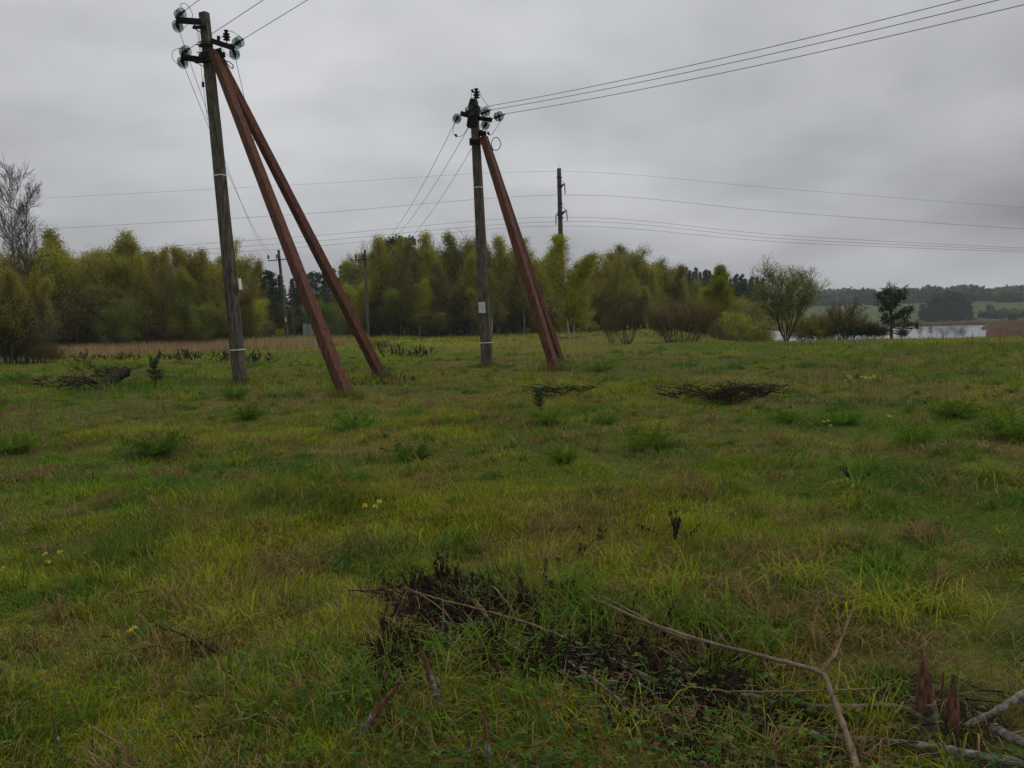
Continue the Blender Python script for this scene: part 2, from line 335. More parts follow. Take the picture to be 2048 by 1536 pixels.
def grass():
    parts = []
    for (n, r0, r1, amax, p, segs, hh, ww) in ((290000, 1.4, 6.5, 46, 1.2, 2, .066, .0034), (400000, 6.5, 18, 39, 1.9, 2, .085, .0052), (270000, 18, 60, 39, 2.0, 1, .15, .017), (90000, 60, 105, 39, 1.6, 1, .3, .06)):
        x, y, r = scatter(n, r0, r1, -amax, amax, p)
        keep = RNG.random(n) < .5 + .75 * ss(fbm(x / .5, y / .5, 61, 2), .3, .6)
        for c, rad in DARKSPOTS: keep &= ~((np.hypot(x - c.x, (y - c.y) * .8) < rad * .9) & (RNG.random(n) < .75))
        azd = np.degrees(np.arctan2(x, y)); keep &= ~((azd > 12) & (r > 75))
        x, y, r = x[keep], y[keep], r[keep]; n = len(x); z = H(x, y) - .01
        cl, st = field_col(x, y, RNG.random(n)); cl = cl * RNG.uniform(.4, 1.5, n)[:, None] * np.exp(RNG.normal(0, .08, (n, 3)))
        tuss = ss(fbm(x / .8, y / .8, 71, 2), .5, .72); hgt = hh * (.45 + 1.0 * tuss + .5 * ss(fbm(x / 4, y / 4, 73, 2), .5, .75)) * RNG.uniform(.45, 1.3, n)
        hgt = np.where(st, hgt * 1.15, hgt); lean = np.abs(RNG.normal(0, .5, n)) + .15 + np.where(st, RNG.uniform(.0, 1.1, n), 0)
        wd = ww * RNG.uniform(.6, 1.5, n) * (r / math.sqrt(r0 * r1)) ** .5
        # blades lean together in patches
        az = 2 * np.pi * (fbm(x / 1.6, y / 1.6, 81, 2) * 2 + RNG.normal(0, .16, n))
        parts.append(blades(x, y, z, hgt, wd, lean, az, cl, segs))
    # tufts: radiating clumps of longer blades
    n = 1300; x0, y0, r0 = scatter(n, 2.0, 34, -42, 42, 1.5)
    far = RNG.random(n); k = 34; x = np.repeat(x0, k); y = np.repeat(y0, k); rr = np.repeat(r0, k); m = len(x)
    az = RNG.uniform(0, 2 * np.pi, m); d = np.abs(RNG.normal(0, .05, m)); x = x + np.cos(az) * d; y = y + np.sin(az) * d
    kind = np.repeat(RNG.random(n), k)[:, None]; sz = np.repeat(RNG.uniform(.6, 1.5, n), k)
    cl = np.where(kind < .22, YGREEN * .8, np.where(kind < .68, GREEN * .8, STRAW * .75)) * RNG.uniform(.6, 1.35, m)[:, None]
    parts.append(blades(x, y, H(x, y) - .01, .15 * sz * RNG.uniform(.6, 1.2, m), .004 * (1 + rr / 9), RNG.uniform(.15, .9, m), az, cl, 3, .9))
    # matted dead grass lying in nests
    n = 420; x0, y0, r0 = scatter(n, 2.3, 30, -42, 42, 1.5); k = 60; x = np.repeat(x0, k); y = np.repeat(y0, k); rr = np.repeat(r0, k); m = len(x)
    x = x + RNG.normal(0, .13, m) * (1 + rr / 25); y = y + RNG.normal(0, .13, m) * (1 + rr / 25)
    cl = (STRAW * .8) * RNG.uniform(.35, 1.3, m)[:, None]
    parts.append(blades(x, y, H(x, y) + RNG.uniform(.0, .07, m), RNG.uniform(.08, .22, m), .003 * (1 + rr / 9), RNG.uniform(.9, 1.5, m), RNG.uniform(0, 6.28, m), cl, 2, .3))
    # low rounded tufts of fresh fine grass
    n = 420; x0, y0, r0 = scatter(n, 2.6, 36, -42, 42, 1.1); k = 150; x = np.repeat(x0, k); y = np.repeat(y0, k); rr = np.repeat(r0, k); m = len(x); S = np.repeat(RNG.uniform(.5, 1.5, n), k)
    q = RNG.random(m) ** .5; a = RNG.uniform(0, 6.28, m); R = .14 * S * (1 + rr / 30); x = x + np.cos(a) * q * R; y = y + np.sin(a) * q * R
    kd = np.repeat(RNG.random(n), k)[:, None]; cl = np.where(kd < .45, GREEN * 1.0, np.where(kd < .65, YGREEN * .85, DGREEN * 1.2)) * RNG.uniform(.6, 1.3, m)[:, None]
    parts.append(blades(x, y, H(x, y) - .01, (.08 + .12 * (1 - q * q)) * S * RNG.uniform(.7, 1.2, m), .0035 * (1 + rr / 8), .15 + q * .9 + np.abs(RNG.normal(0, .2, m)), a + RNG.normal(0, .4, m), cl, 2, .8))
    # longer mixed grass left round the feet of the poles
    for px, py, n, rad, L in ((482, 770, 340, .3, .3), (690, 795, 340, .32, .26), (765, 758, 340, .34, .32), (975, 735, 340, .32, .28), (1110, 742, 300, .34, .28), (1122, 726, 220, .34, .3)):
        c0 = hit(px, py); a = RNG.uniform(0, 6.28, n); q = rad * RNG.uniform(.35, 1.5, n); x = c0.x + np.cos(a) * q; y = c0.y + np.sin(a) * q; cl = np.where(RNG.random(n)[:, None] < .45, STRAW * .6, GREEN * .8) * RNG.uniform(.5, 1.2, n)[:, None]
        parts.append(blades(x, y, H(x, y) - .01, L * RNG.uniform(.4, 1.1, n), .012, np.abs(RNG.normal(.2, .3, n)), RNG.uniform(0, 6.28, n), cl, 2, .6))
    # long arching blades over the brushwood heap in the foreground
    for (px, py, n, L, c) in ((1050, 1420, 90, .22, GREEN), (1250, 1480, 70, .2, YGREEN), (900, 1480, 80, .2, GREEN), (640, 1330, 100, .2, GREEN), (560, 1440, 80, .18, GREEN * .8), (240, 1380, 90, .16, GREEN), (1450, 1500, 60, .22, GREEN), (1650, 1420, 80, .22, YGREEN), (1500, 1200, 90, .22, STRAW * .8), (1700, 1090, 160, .2, STRAW * .8), (1850, 1080, 140, .22, STRAW * .8), (500, 1430, 160, .12, STRAW * .6), (520, 1060, 120, .16, STRAW * .7), (960, 865, 100, .25, STRAW * .6), (1400, 990, 120, .2, STRAW * .7), (220, 1010, 120, .2, STRAW * .6), (410, 1310, 140, .13, BROWN), (1200, 1255, 150, .38, GREEN * .75), (1090, 1300, 60, .3, GREEN * .8), (1370, 1270, 160, .38, GREEN * .8), (1500, 1290, 110, .32, GREEN * .9), (1150, 1200, 120, .34, GREEN), (1010, 1320, 70, .26, GREEN), (1240, 1150, 80, .28, YGREEN), (1340, 1190, 120, .26, YGREEN), (930, 1330, 80, .3, GREEN), (1760, 1240, 110, .33, YGREEN), (1590, 1170, 90, .28, YGREEN), (460, 1270, 110, .25, YGREEN), (720, 1400, 60, .3, GREEN), (1900, 1230, 60, .28, YGREEN), (780, 1090, 90, .22, YGREEN)):
        c0 = hit(px, py); x = c0.x + RNG.normal(0, .1, n); y = c0.y + RNG.normal(0, .09, n); cl = c * RNG.uniform(.6, 1.4, n)[:, None]
        parts.append(blades(x, y, H(x, y), L * RNG.uniform(.5, 1.15, n), .006 * RNG.uniform(.6, 1.2, n), RNG.uniform(.2, 1.1, n), RNG.uniform(0, 6.28, n), cl, 3, .8))
    V, T, C = merge(parts); tag(mesh_np('grass', V, T, m_grass, C), 'rough green and straw meadow grass covering the whole field', 'grass', kind='stuff')
    # dry tan grass: strip along the forest edge at the left, and thin dry stalks in the middle distance
    n = 26000; x = RNG.uniform(-46, -12, n); y = RNG.normal(56, 4.5, n) - (x + 12) * .05; keep = fbm(x / 3, y / 2, 91, 2) > .42; x = x[keep]; y = y[keep]; n = len(x)
    cl = np.array((.36, .25, .125)) * RNG.uniform(.5, 1.3, n)[:, None]
    V, T, C = blades(x, y, H(x, y), RNG.uniform(.35, .95, n), .035, np.abs(RNG.normal(0, .25, n)), RNG.uniform(0, 6.28, n), cl, 1)
    tag(mesh_np('dry_grass', V, T, m_grass, C), 'strip of tall tan dry grass before the forest edge on the left', 'dry grass', kind='stuff')
    n = 9000; x, y, r = scatter(n, 9, 75, -38, 38, 1.2); keep = (fbm(x / 5, y / 5, 95, 2) > .52) & ~((x > 22) & (y > 50)); x, y, r = x[keep], y[keep], r[keep]; n = len(x)
    cl = np.array((.2, .12, .07)) * RNG.uniform(.35, 1.2, n)[:, None]
    V, T, C = blades(x, y, H(x, y), RNG.uniform(.2, .55, n), .004 * (1 + r / 10), np.abs(RNG.normal(0, .2, n)), RNG.uniform(0, 6.28, n), cl, 1)
    tag(mesh_np('dry_stalks', V, T, m_grass, C), 'scattered thin dry brown stalks standing in the grass', 'dry stalks', kind='stuff')
    # reeds round the lake
    n = 42000; a = np.radians(RNG.uniform(30.5, 42, n)); r = RNG.uniform(185, 430, n); x = r * np.sin(a); y = r * np.cos(a); z = H(x, y); keep = z > -8.0
    a2 = np.radians(RNG.uniform(14, 33, 16000)); r2 = 404 + np.abs(RNG.normal(0, 9, 16000)); x2 = r2 * np.sin(a2); y2 = r2 * np.cos(a2); z2 = H(x2, y2); k2 = z2 > -8.2
    x = np.concatenate([x[keep], x2[k2]]); y = np.concatenate([y[keep], y2[k2]]); n = len(x)
    cl = np.array((.19, .10, .058)) * RNG.uniform(.6, 1.3, n)[:, None] * (.75 + .5 * fbm(x / 9, y / 9, 97, 2))[:, None]
    V, T, C = blades(x, y, H(x, y), RNG.uniform(.6, 1.4, n), .35, np.abs(RNG.normal(0, .15, n)), RNG.uniform(0, 6.28, n), cl, 1)
    tag(mesh_np('reeds', V, T, m_grass, C), 'brown reed bed around the shore of the lake', 'reeds', kind='stuff')
grass()

# leafy ground cover at the bottom of the picture
def leaflet(c, d, nrm, L, W):
    s = d.cross(nrm).normalized(); 
    return [c, c + d * L * .3 + s * W * .42, c + d * L * .65 + s * W * .5, c + d * L + nrm * (-.1 * L), c + d * L * .65 - s * W * .5, c + d * L * .3 - s * W * .42, c + d * L * .5 + nrm * (-.06 * L)]
def leafy(V, T, C, base, h, nleaf, L, colr, tilt=.4):
    top = base + Vector((random.gauss(0, .2) * h, random.gauss(0, .2) * h, h))
    i0 = len(V); s = Vector((.0015, 0, 0)); V += [base - s, base + s, top]; T.append((i0, i0 + 1, i0 + 2)); C += [colr] * 3
    a0 = random.uniform(0, 6.28)
    for k in range(nleaf):
        a = a0 + k * 6.283 / nleaf + random.gauss(0, .2); d = Vector((math.cos(a), math.sin(a), random.uniform(-.3, tilt))).normalized()
        nrm = (Vector((random.gauss(0, .2), random.gauss(0, .2), 1)) - d * d.z).normalized(); i0 = len(V); l = L * random.uniform(.7, 1.2)
        V += leaflet(top, d, nrm, l, l * .62); cc = tuple(np.array(colr) * random.uniform(.7, 1.3)); C += [cc] * 7
        for q in range(6): T.append((i0 + q, i0 + (q + 1) % 6, i0 + 6))
def ground_cover():
    V, T, C = [], [], []
    for _ in range(2100):
        px = random.gauss(1080, 330); py = random.uniform(1280, 1640)
        if py < 1380 and random.random() < .6: continue
        if random.random() < .35: px = random.uniform(-50, 2050)
        p = hit(px, min(py, 1590)); g = random.random(); c = (.035, .085, .012) if g < .6 else (.09, .14, .016) if g < .85 else (.12, .075, .03)
        leafy(V, T, C, p, random.uniform(.04, .15), random.choice((3, 3, 5)), random.uniform(.011, .026), c)
    tag(mesh_np('ground_cover', np.array([tuple(v) for v in V]), np.array(T), m_leafcol, np.array(C)), 'low three-leaved green ground cover in the foreground', 'ground cover', kind='stuff')
ground_cover()
# ------------------------------------------------------------------ power poles
GDISC = None
def disc_mesh():
    global GDISC
    mb = MB()
    prof = [(.018, .045), (.05, .04), (.09, .02), (.118, -.005), (.122, -.018), (.112, -.02), (.104, -.008), (.096, -.026), (.088, -.006), (.076, -.03), (.066, -.004), (.054, -.03), (.044, 0), (.03, -.02), (.018, -.02)]
    mb.lathe(prof, (0, 0, 0), (0, 0, 1), 28)
    o = mb.build('glass_disc', m_glass); me = o.data; bpy.data.objects.remove(o); GDISC = me
disc_mesh()
def insulator(root, p, d, n=3, sc=1.0):
    """suspension string from p along d: returns the far end"""
    d = Vector(d).normalized(); p = Vector(p); mb = MB(); pitch = .127 * sc
    mb.tube([p - d * .03, p + d * .10 * sc], .016, 6); q = p + d * .1 * sc
    for i in range(n): mb.lathe([(.0, 0), (.038 * sc, .0), (.042 * sc, .03 * sc), (.03 * sc, .07 * sc), (.014, .09 * sc), (.014, .13 * sc)], q + d * pitch * i, d, 10)
    e = q + d * (pitch * n + .02); mb.beam(e - d * .02, e + d * .12, .03, .045, .03, .03, (0, 0, 1)); f = mb.build('insulator_string', m_iron); rel(f, root)
    for i in range(n):
        g = bpy.data.objects.new('glass_disc', GDISC); COL.objects.link(g); g.parent = f
        g.matrix_parent_inverse = (Matrix.Translation(root.location)).inverted() if False else Matrix.Identity(4)
        mw = Matrix.Translation(q + d * (pitch * i + .055 * sc)) @ (-d).to_track_quat('Z', 'Y').to_matrix().to_4x4() @ Matrix.Scale(sc, 4)
        g.matrix_basis = mw                       # the string's own mesh is in world space, so its child's matrix is too
    return e + d * .12
def pin_ins(root, p, h=.26, sc=1.0, name='pin_insulator'):
    mb = MB(); p = Vector(p); mb.tube([p, p + Vector((0, 0, h * .45))], .011 * sc + .002, 6); b = p + Vector((0, 0, h * .38))
    prof = [(.0, 0)]
    for i, r in enumerate((.078, .088, .078)): prof += [(r * sc, .004 + i * .062 * sc), (r * sc * .95, .018 * sc + i * .062 * sc), (.036 * sc, .032 * sc + i * .062 * sc), (.036 * sc, .058 * sc + i * .062 * sc)]
    prof += [(.05 * sc, .2 * sc), (.05 * sc, .22 * sc), (0, .24 * sc)]
    mb.lathe(prof, b, (0, 0, 1), 16); o = mb.build(name, m_porc); rel(o, root); return b + Vector((0, 0, .18 * sc))
def curve_pts(pts, k=8):
    pts = [Vector(p) for p in pts]; out = []; n = len(pts)
    for i in range(n - 1):
        a = pts[max(i - 1, 0)]; b = pts[i]; c = pts[i + 1]; d = pts[min(i + 2, n - 1)]
        for j in range(k):
            t = j / k; out.append(.5 * ((2 * b) + (c - a) * t + (2 * a - 5 * b + 4 * c - d) * t * t + (3 * b - a - 3 * c + d) * t ** 3))
    out.append(pts[-1]); return out
def wire(name, p0, p1, sag, r, label, mat=m_wire, cat='power line', group=None, n=48, extra=None):
    p0 = Vector(p0); p1 = Vector(p1); pts = []
    for i in range(n + 1):
        t = i / n; p = p0.lerp(p1, t); p.z -= sag * 4 * t * (1 - t); pts.append(p)
    if extra: pts = extra + pts
    mb = MB(); mb.tube(pts, r, 5); o = mb.build(name, mat); tag(o, label, cat, group); return o
def part(mb, name, mat, root, smooth=False): return rel(mb.build(name, mat, smooth=smooth), root)
def bands(root, base, top, ts, w0, w1, side, col=None):
    for t in ts:
        c = base.lerp(top, t); ax = (top - base).normalized(); w = (w0 + (w1 - w0) * t) + .012
        mb = MB(); tilt = Vector((random.uniform(-.05, .05), 0, 0)); mb.beam(c - ax * .013, c + ax * .013, w, w * .95, w, w * .95, side, .2); part(mb, 'white_band', m_white, root)

# --- near pole with two struts
gA = hit(482, 768); YA = gA.y; topA = at(408, 26, YA + .0)
A = empty('power_pole', gA); tag(A, 'nearer power pole on the left, concrete post braced by two rusty red struts', 'power pole')
sideA = Vector((.93, -.36, 0))
mb = MB(); mb.beam(gA - Vector((0, 0, .3)), topA, .34, .28, .235, .2, sideA, .22, 24, .003); part(mb, 'post', m_conc, A)
def axisA(py):
    t = (768 - py) / (768 - 26); return gA.lerp(topA, t)
# struts
fA1 = hit(692, 792); fA2 = hit(765, 757)
sA = axisA(104)
for foot, off, pr in ((fA1, Vector((.19, -.12, 0)), .26), (fA2, Vector((.2, .16, -.05)), .26)):
    mb = MB(); t = sA + off; dn = (foot - t).normalized(); mb.beam(foot + dn * .3, t, .27, .25, .2, .19, Vector((.8, -.6, 0)), .06, 20, .004); part(mb, 'strut', m_rust, A)
mb = MB(); c = axisA(112)
mb.beam(c + Vector((-.2, -.1, .0)), c + Vector((.42, -.16, .12)), .16, .03, .14, .03, (0, 0, 1)); mb.beam(c + Vector((-.2, .12, 0)), c + Vector((.42, .1, .1)), .16, .03, .14, .03, (0, 0, 1))
mb.beam(c + Vector((.2, -.2, .12)), c + Vector((.2, .26, .12)), .1, .05, .1, .05, (0, 0, 1)); mb.beam(c + Vector((-.17, -.2, .0)), c + Vector((-.17, .2, 0)), .06, .04, .06, .04, (0, 0, 1))
for dz in (-.12, .1, .3): mb.tube([c + Vector((-.26, -.13, dz)), c + Vector((.2, -.14, dz))], .014, 6)
part(mb, 'clamp', m_iron, A)
DW = Vector((.725, -.675, .055)).normalized()           # direction of the lines passing to the right of the camera
S1 = col(557, 75.0); S2 = col(734, 78.0)
Ps1 = at(557, 500, 75.0); Ps2 = at(730, 500, 78.0)
def arm(root, p0, p1, w=.11):
    mb = MB(); mb.beam(p0, p1, w, w * .8, w, w * .8, (0, 0, 1), .1); d = (Vector(p1) - Vector(p0)).normalized()
    mb.beam(Vector(p1) - d * .05 - Vector((0, 0, .07)), Vector(p1) - d * .05 + Vector((0, 0, .09)), .09, .04, .09, .04, (0, 1, 0)); part(mb, 'crossarm', m_iron, root)
def at_d(px, py, Y): return at(px, py, Y)
armsA = []
Y0 = YA
a1 = at(352, 40, Y0 - .25); arm(A, at(405, 44, Y0 - .02), a1, .14)
a2 = at(467, 96, Y0 - .15); arm(A, at(424, 82, Y0), a2, .13)
a3 = at(362, 114, Y0 - .25); arm(A, at(412, 121, Y0 - .02), a3, .14)
for p in (at(404, 56, Y0 - .05), at(416, 92, Y0 - .02), at(408, 124, Y0 - .05)):
    mb = MB()
    for dz in (-.05, .05): mb.tube([p + Vector((-.2, -.16, dz)), p + Vector((.2, -.2, dz))], .012, 5); mb.tube([p + Vector((-.18, -.2, dz)), p + Vector((-.1, .2, dz))], .012, 5)
    mb.beam(p + Vector((-.18, -.17, -.04)), p + Vector((.18, -.17, -.04)), .09, .02, .09, .02, (0, 0, 1)); part(mb, 'clamp', m_iron, A)
wtop = 0
EXT = 46.0
srcA = []
for a, nm in ((a1, 'upper left'), (a3, 'lower left'), (a2, 'right')):
    e1 = insulator(A, a + Vector((0, 0, .06)), DW, 2, 1.15)
    tgt = {'upper left': Ps1 + Vector((-.72, 0, -.65)), 'right': Ps1 + Vector((.85, 0, -.55)), 'lower left': Ps1 + Vector((-.15, 0, -.6))}[nm]
    d2 = (tgt - a).normalized(); d2.z -= .10; e2 = insulator(A, a - Vector((0, 0, .03)), d2, 2, 1.15)
    srcA.append((nm, a, e1, e2, tgt))
lab_out = {'upper left': 'short wire leaving the highest insulator of the nearer braced pole towards the upper right', 'lower left': 'wire from the lower left insulator passing behind the nearer pole to the upper right', 'right': 'wire from the right-hand insulator of the nearer braced pole up past the top edge'}
lab_in = {'upper left': 'wire falling from the upper left insulator of the nearer pole to the small pole', 'lower left': 'wire falling from the lower left insulator of the nearer pole to the small pole', 'right': 'wire falling behind the red struts from the right-hand insulator to the small pole'}
for nm, a, e1, e2, tgt in srcA:
    wire('power_wire', e1, e1 + DW * EXT, .35, .0075, lab_out[nm], group='wires of the left line')
    wire('power_wire', e2, tgt, 1.3, .0075, lab_in[nm], group='wires of the left line')
    mb = MB()
    if nm == 'lower left': mid = [e1, at(352, 98, Y0 - .7), at(344, 112, Y0 - .5), at(352, 126, Y0 - .1), e2]
    elif nm == 'upper left': mid = [e1, at(360, 10, Y0 - .9), at(372, 8, Y0 - .8), at(385, 30, Y0 - .4), at(374, 50, Y0), e2]
    else: mid = [e1, at(470, 66, Y0 - .4), at(456, 62, Y0 - .2), at(446, 72, Y0), at(438, 82, Y0 + .1), at(452, 108, Y0 + .2), e2]
    mb.tube(curve_pts(mid), .007, 5); part(mb, 'jumper_cable', m_wire, A)
pin_ins(A, at(454, 90, Y0 - .1), .34, 1.15)
mb = MB(); mb.beam(at(437, 72, Y0), at(437, 81, Y0), .07, .06, .07, .06, (1, 0, 0)); part(mb, 'line_tap', m_iron, A)
mb = MB(); mb.beam(at(406, 164, Y0 - .2), at(406.5, 174, Y0 - .2), .06, .05, .06, .05, (1, 0, 0)); part(mb, 'line_tap', m_iron, A)
mb = MB(); mb.tube(curve_pts([at(393, 54, Y0 - .15), at(399, 95, Y0 - .2), at(403, 140, Y0 - .2), at(406, 168, Y0 - .2), at(415, 240, Y0 - .15)]), .006, 5)
mb.tube(curve_pts([at(397, 56, Y0 - .15), at(402, 100, Y0 - .2), at(408, 140, Y0 - .2), at(407, 168, Y0 - .2)]), .006, 5); part(mb, 'down_lead', m_wire, A)
mb = MB(); mb.tube(curve_pts([at(441, 95, Y0 - .2), at(446, 112, Y0 - .2), at(455, 128, Y0 - .2), at(464, 137, Y0 - .2), at(466, 131, Y0 - .2), at(457, 123, Y0 - .2), at(447, 122, Y0 - .2), at(440, 118, Y0 - .1)]), .014, 6); mb.tube([at(440, 109, Y0 - .2), at(448, 110, Y0 - .2)], .02, 6); part(mb, 'cable_loop', m_iron, A)
bands(A, gA, topA, ((768 - 697) / 742, (768 - 344) / 742), .34, .235, sideA)
mb = MB(); p = at(480.5, 568, YA - .06) ; mb.beam(p + Vector((0, 0, -.15)), p + Vector((-.015, 0, .15)), .03, .2, .03, .2, (1, 0, 0)); part(mb, 'sign_plate', m_white, A)

# --- middle pole with struts
gB = hit(975, 733); YB = gB.y; topB = at(948, 203, YB)
B = empty('power_pole', gB); tag(B, 'middle power pole with a white paper notice and rusty struts on its right', 'power pole')
sideB = Vector((.96, -.28, 0))
mb = MB(); mb.beam(gB - Vector((0, 0, .3)), topB, .36, .3, .235, .2, sideB, .2, 24, .003); part(mb, 'post', m_conc, B)
fB1 = hit(1110, 740); fB2 = hit(1121, 723); sB = gB.lerp(topB, (733 - 275) / 530.)
for foot, off in ((fB1, Vector((.26, -.14, 0))), (fB2, Vector((.28, .15, -.02)))):
    mb = MB(); t = sB + off; dn = (foot - t).normalized(); mb.beam(foot + dn * .3, t, .25, .23, .22, .2, Vector((.8, -.6, 0)), .06, 20, .004); part(mb, 'strut', m_rust, B)
mb = MB(); mb.beam(at(958, 265, YB - .15), at(972, 269, YB - .15), .1, .45, .1, .45, (0, 0, 1)); mb.beam(at(941, 280, YB - .15), at(962, 282, YB - .15), .07, .06, .07, .06, (0, 0, 1)); mb.beam(at(941, 286, YB - .15), at(962, 288, YB - .15), .05, .06, .05, .06, (0, 0, 1))
mb.beam(at(941, 278, YB - .2), at(941, 289, YB - .2), .06, .3, .06, .3, (1, 0, 0)); part(mb, 'clamp', m_iron, B)
mb = MB(); mb.beam(at(944, 216, YB), at(948, 199, YB), .24, .22, .2, .2, sideB); mb.beam(at(945, 255, YB), at(950, 212, YB), .34, .3, .3, .28, sideB); part(mb, 'pole_cap', m_iron, B)
b1 = at(922, 227, YB - .25); arm(B, at(946, 233, YB), b1, .13)
b2 = at(983, 240, YB - .25); arm(B, at(955, 236, YB), b2, .13)
b3 = at(957, 228, YB + .05)
pinB = pin_ins(B, at(953.5, 206, YB), .42, 1.35)
farR = [((1830, 0), 0), ((1906, 0), 1), ((1990, 0), 2)]
srcB = []
for a, nm, px in ((b1, 'highest', 1834), (b3, 'middle', 1906), (b2, 'lowest', 1992)):
    st = {'highest': (928, 226), 'middle': (958, 229), 'lowest': (985, 237)}[nm]; st = at(st[0], st[1], YB - .2)
    e1 = insulator(B, st, DW, 2, 1.2)
    # far end: on the photograph's ray near the top edge, as far along as the direction allows
    v = ray(px, 0); 
    k = (e1.x * 1 - 0) ; best = None
    # solve for t so that the horizontal direction from e1 equals DW's
    a11, a12 = v.x, -DW.x; a21, a22 = v.y, -DW.y; det = a11 * a22 - a12 * a21; t = (e1.x * a22 - a12 * e1.y) / det
    pe = Vector((v.x * t, v.y * t, v.z * t + EYE)); ext = e1 + (pe - e1) * 1.5
    wire('power_wire', e1, ext, .25, .0085, nm + ' of the three wires running from the middle pole to the upper right', group='wires of the right line')
    tg = {'highest': Ps2 + Vector((-.85, 0, -.6)), 'middle': Ps2 + Vector((0, 0, .25)), 'lowest': Ps2 + Vector((.85, 0, -.6))}[nm]
    s2 = {'highest': (917, 233), 'middle': (944, 243), 'lowest': (974, 246)}[nm]; s2 = at(s2[0], s2[1], YB + .05)
    d2 = (tg - s2).normalized(); d2.z -= .10
    if nm != 'middle': e2 = insulator(B, s2 + Vector((0, 0, .03)), d2, 2, 1.2)
    else: e2 = s2
    wire('power_wire', e2, tg, 1.5, .0085, {'highest': 'leftmost', 'middle': 'middle', 'lowest': 'rightmost'}[nm] + ' of the three wires dropping left from the middle pole towards the trees', group='wires of the right line')
    srcB.append((e1, e2))
mb = MB()
mb.tube(curve_pts([srcB[0][1], at(906, 262, YB), at(910, 271, YB), at(922, 272, YB), at(930, 265, YB), at(940, 245, YB)]), .008, 5)
mb.tube(curve_pts([srcB[2][1], at(974, 262, YB), at(980, 270, YB), at(986, 266, YB), srcB[2][0]]), .008, 5)
mb.tube(curve_pts([at(946, 200, YB), at(942, 190, YB), at(947, 180, YB), at(953, 177, YB), at(958, 181, YB), at(965, 197, YB - .1), srcB[1][0]]), .008, 5); part(mb, 'jumper_cable', m_wire, B)
for q in ((912, 271), (977, 267), (945, 182), (976, 222), (1000, 240)): mb = MB(); mb.beam(at(q[0] - 1.5, q[1] - 2.5, YB), at(q[0] + 1.5, q[1] + 2.5, YB), .08, .06, .06, .06, (1, 0, 0)); part(mb, 'line_tap', m_iron, B)
lp = [(976, 297), (982, 296), (986, 301), (983, 303), (979, 298), (985, 299)] + [(992 + 9 * math.cos(a) , 288 - 13 * math.sin(a)) for a in [math.radians(t) for t in (240, 280, 330, 10, 60, 100, 140, 180, 215)]] + [(986, 299)]
mb = MB(); mb.tube(curve_pts([at(x, y, YB - .15 - i * .01) for i, (x, y) in enumerate(lp)], 5), .013, 6); part(mb, 'cable_loop', m_iron, B)
bands(B, gB, topB, ((733 - 684) / 530, (733 - 372) / 530), .36, .235, sideB)
mb = MB(); p = at(964, 615, YB - .28); ax = (topB - gB).normalized(); mb.beam(p - ax * .18, p + ax * .18, .22, .006, .22, .006, (1, -.1, 0), .05); part(mb, 'paper_notice', m_paper, B)
mb = MB(); mb.beam(p - ax * .15 + Vector((0, -.008, 0)), p - ax * .148 + Vector((0, -.008, 0)), .16, .004, .16, .004, (1, -.1, 0), .01)
for k in range(7): c = p + ax * (.10 - k * .032) + Vector((0, -.008, 0)); mb.beam(c, c + ax * .006, .15 - .03 * (k % 3), .004, .15 - .03 * (k % 3), .004, (1, -.1, 0), .01)
rel(mb.build('notice_text', mat_noise('faded_ink', [(.3, (.3, .32, .33)), (.7, (.4, .41, .42))], 5), smooth=False), B)

# --- small distant poles
def small_pole(px, Y, pytop, label, wa=1.9, arm_drop=.95, lean=None, mark=False, stay=False, armed=True, w=.26):
    g = col(px[1], Y); t = at(px[0], pytop, Y); r = empty('power_pole', g); tag(r, label, 'power pole')
    mb = MB(); mb.beam(g - Vector((0, 0, .2)), t, w * 1.15, w, w * .8, w * .8, (1, 0, 0), .2, 8, .003); part(mb, 'post', m_conc, r)
    if armed:
        ax = (t - g).normalized(); c = t - ax * arm_drop
        mb = MB(); mb.beam(c + Vector((-wa * .55, -.15, -.06)), c + Vector((wa * .45, -.15, .06)), .09, .08, .09, .08, (0, 0, 1)); mb.tube([c + Vector((-.1, -.16, 0)), c - ax * .7 + Vector((0, -.15, 0))], .03, 5); part(mb, 'crossarm', m_iron, r)
        for k in (-.53, -.1, .43): pin_ins(r, c + Vector((wa * k, -.15, .04 + .06 * k)), .32, 1.6)
    if mark: mb = MB(); p = at(571.5, 639, Y - .3); mb.beam(p + Vector((0, 0, -.2)), p + Vector((0, 0, .2)), .12, .02, .12, .02, (1, 0, 0)); part(mb, 'sign_plate', m_white, r)
    return r
small_pole((557, 573), 75.0, 500, 'small far pole with a white mark standing just left of the red strut', mark=True)
small_pole((730, 735), 78.0, 500, 'small far pole right of the struts, against a bare grey tree', wa=1.75)
small_pole((582, 588), 86.0, 573, 'thin faded pole close behind the small pole with a white mark', wa=1.5, w=.2)
small_pole((682, 685), 85.0, 627, 'short bare grey post between the two leaning struts', armed=False, w=.2)
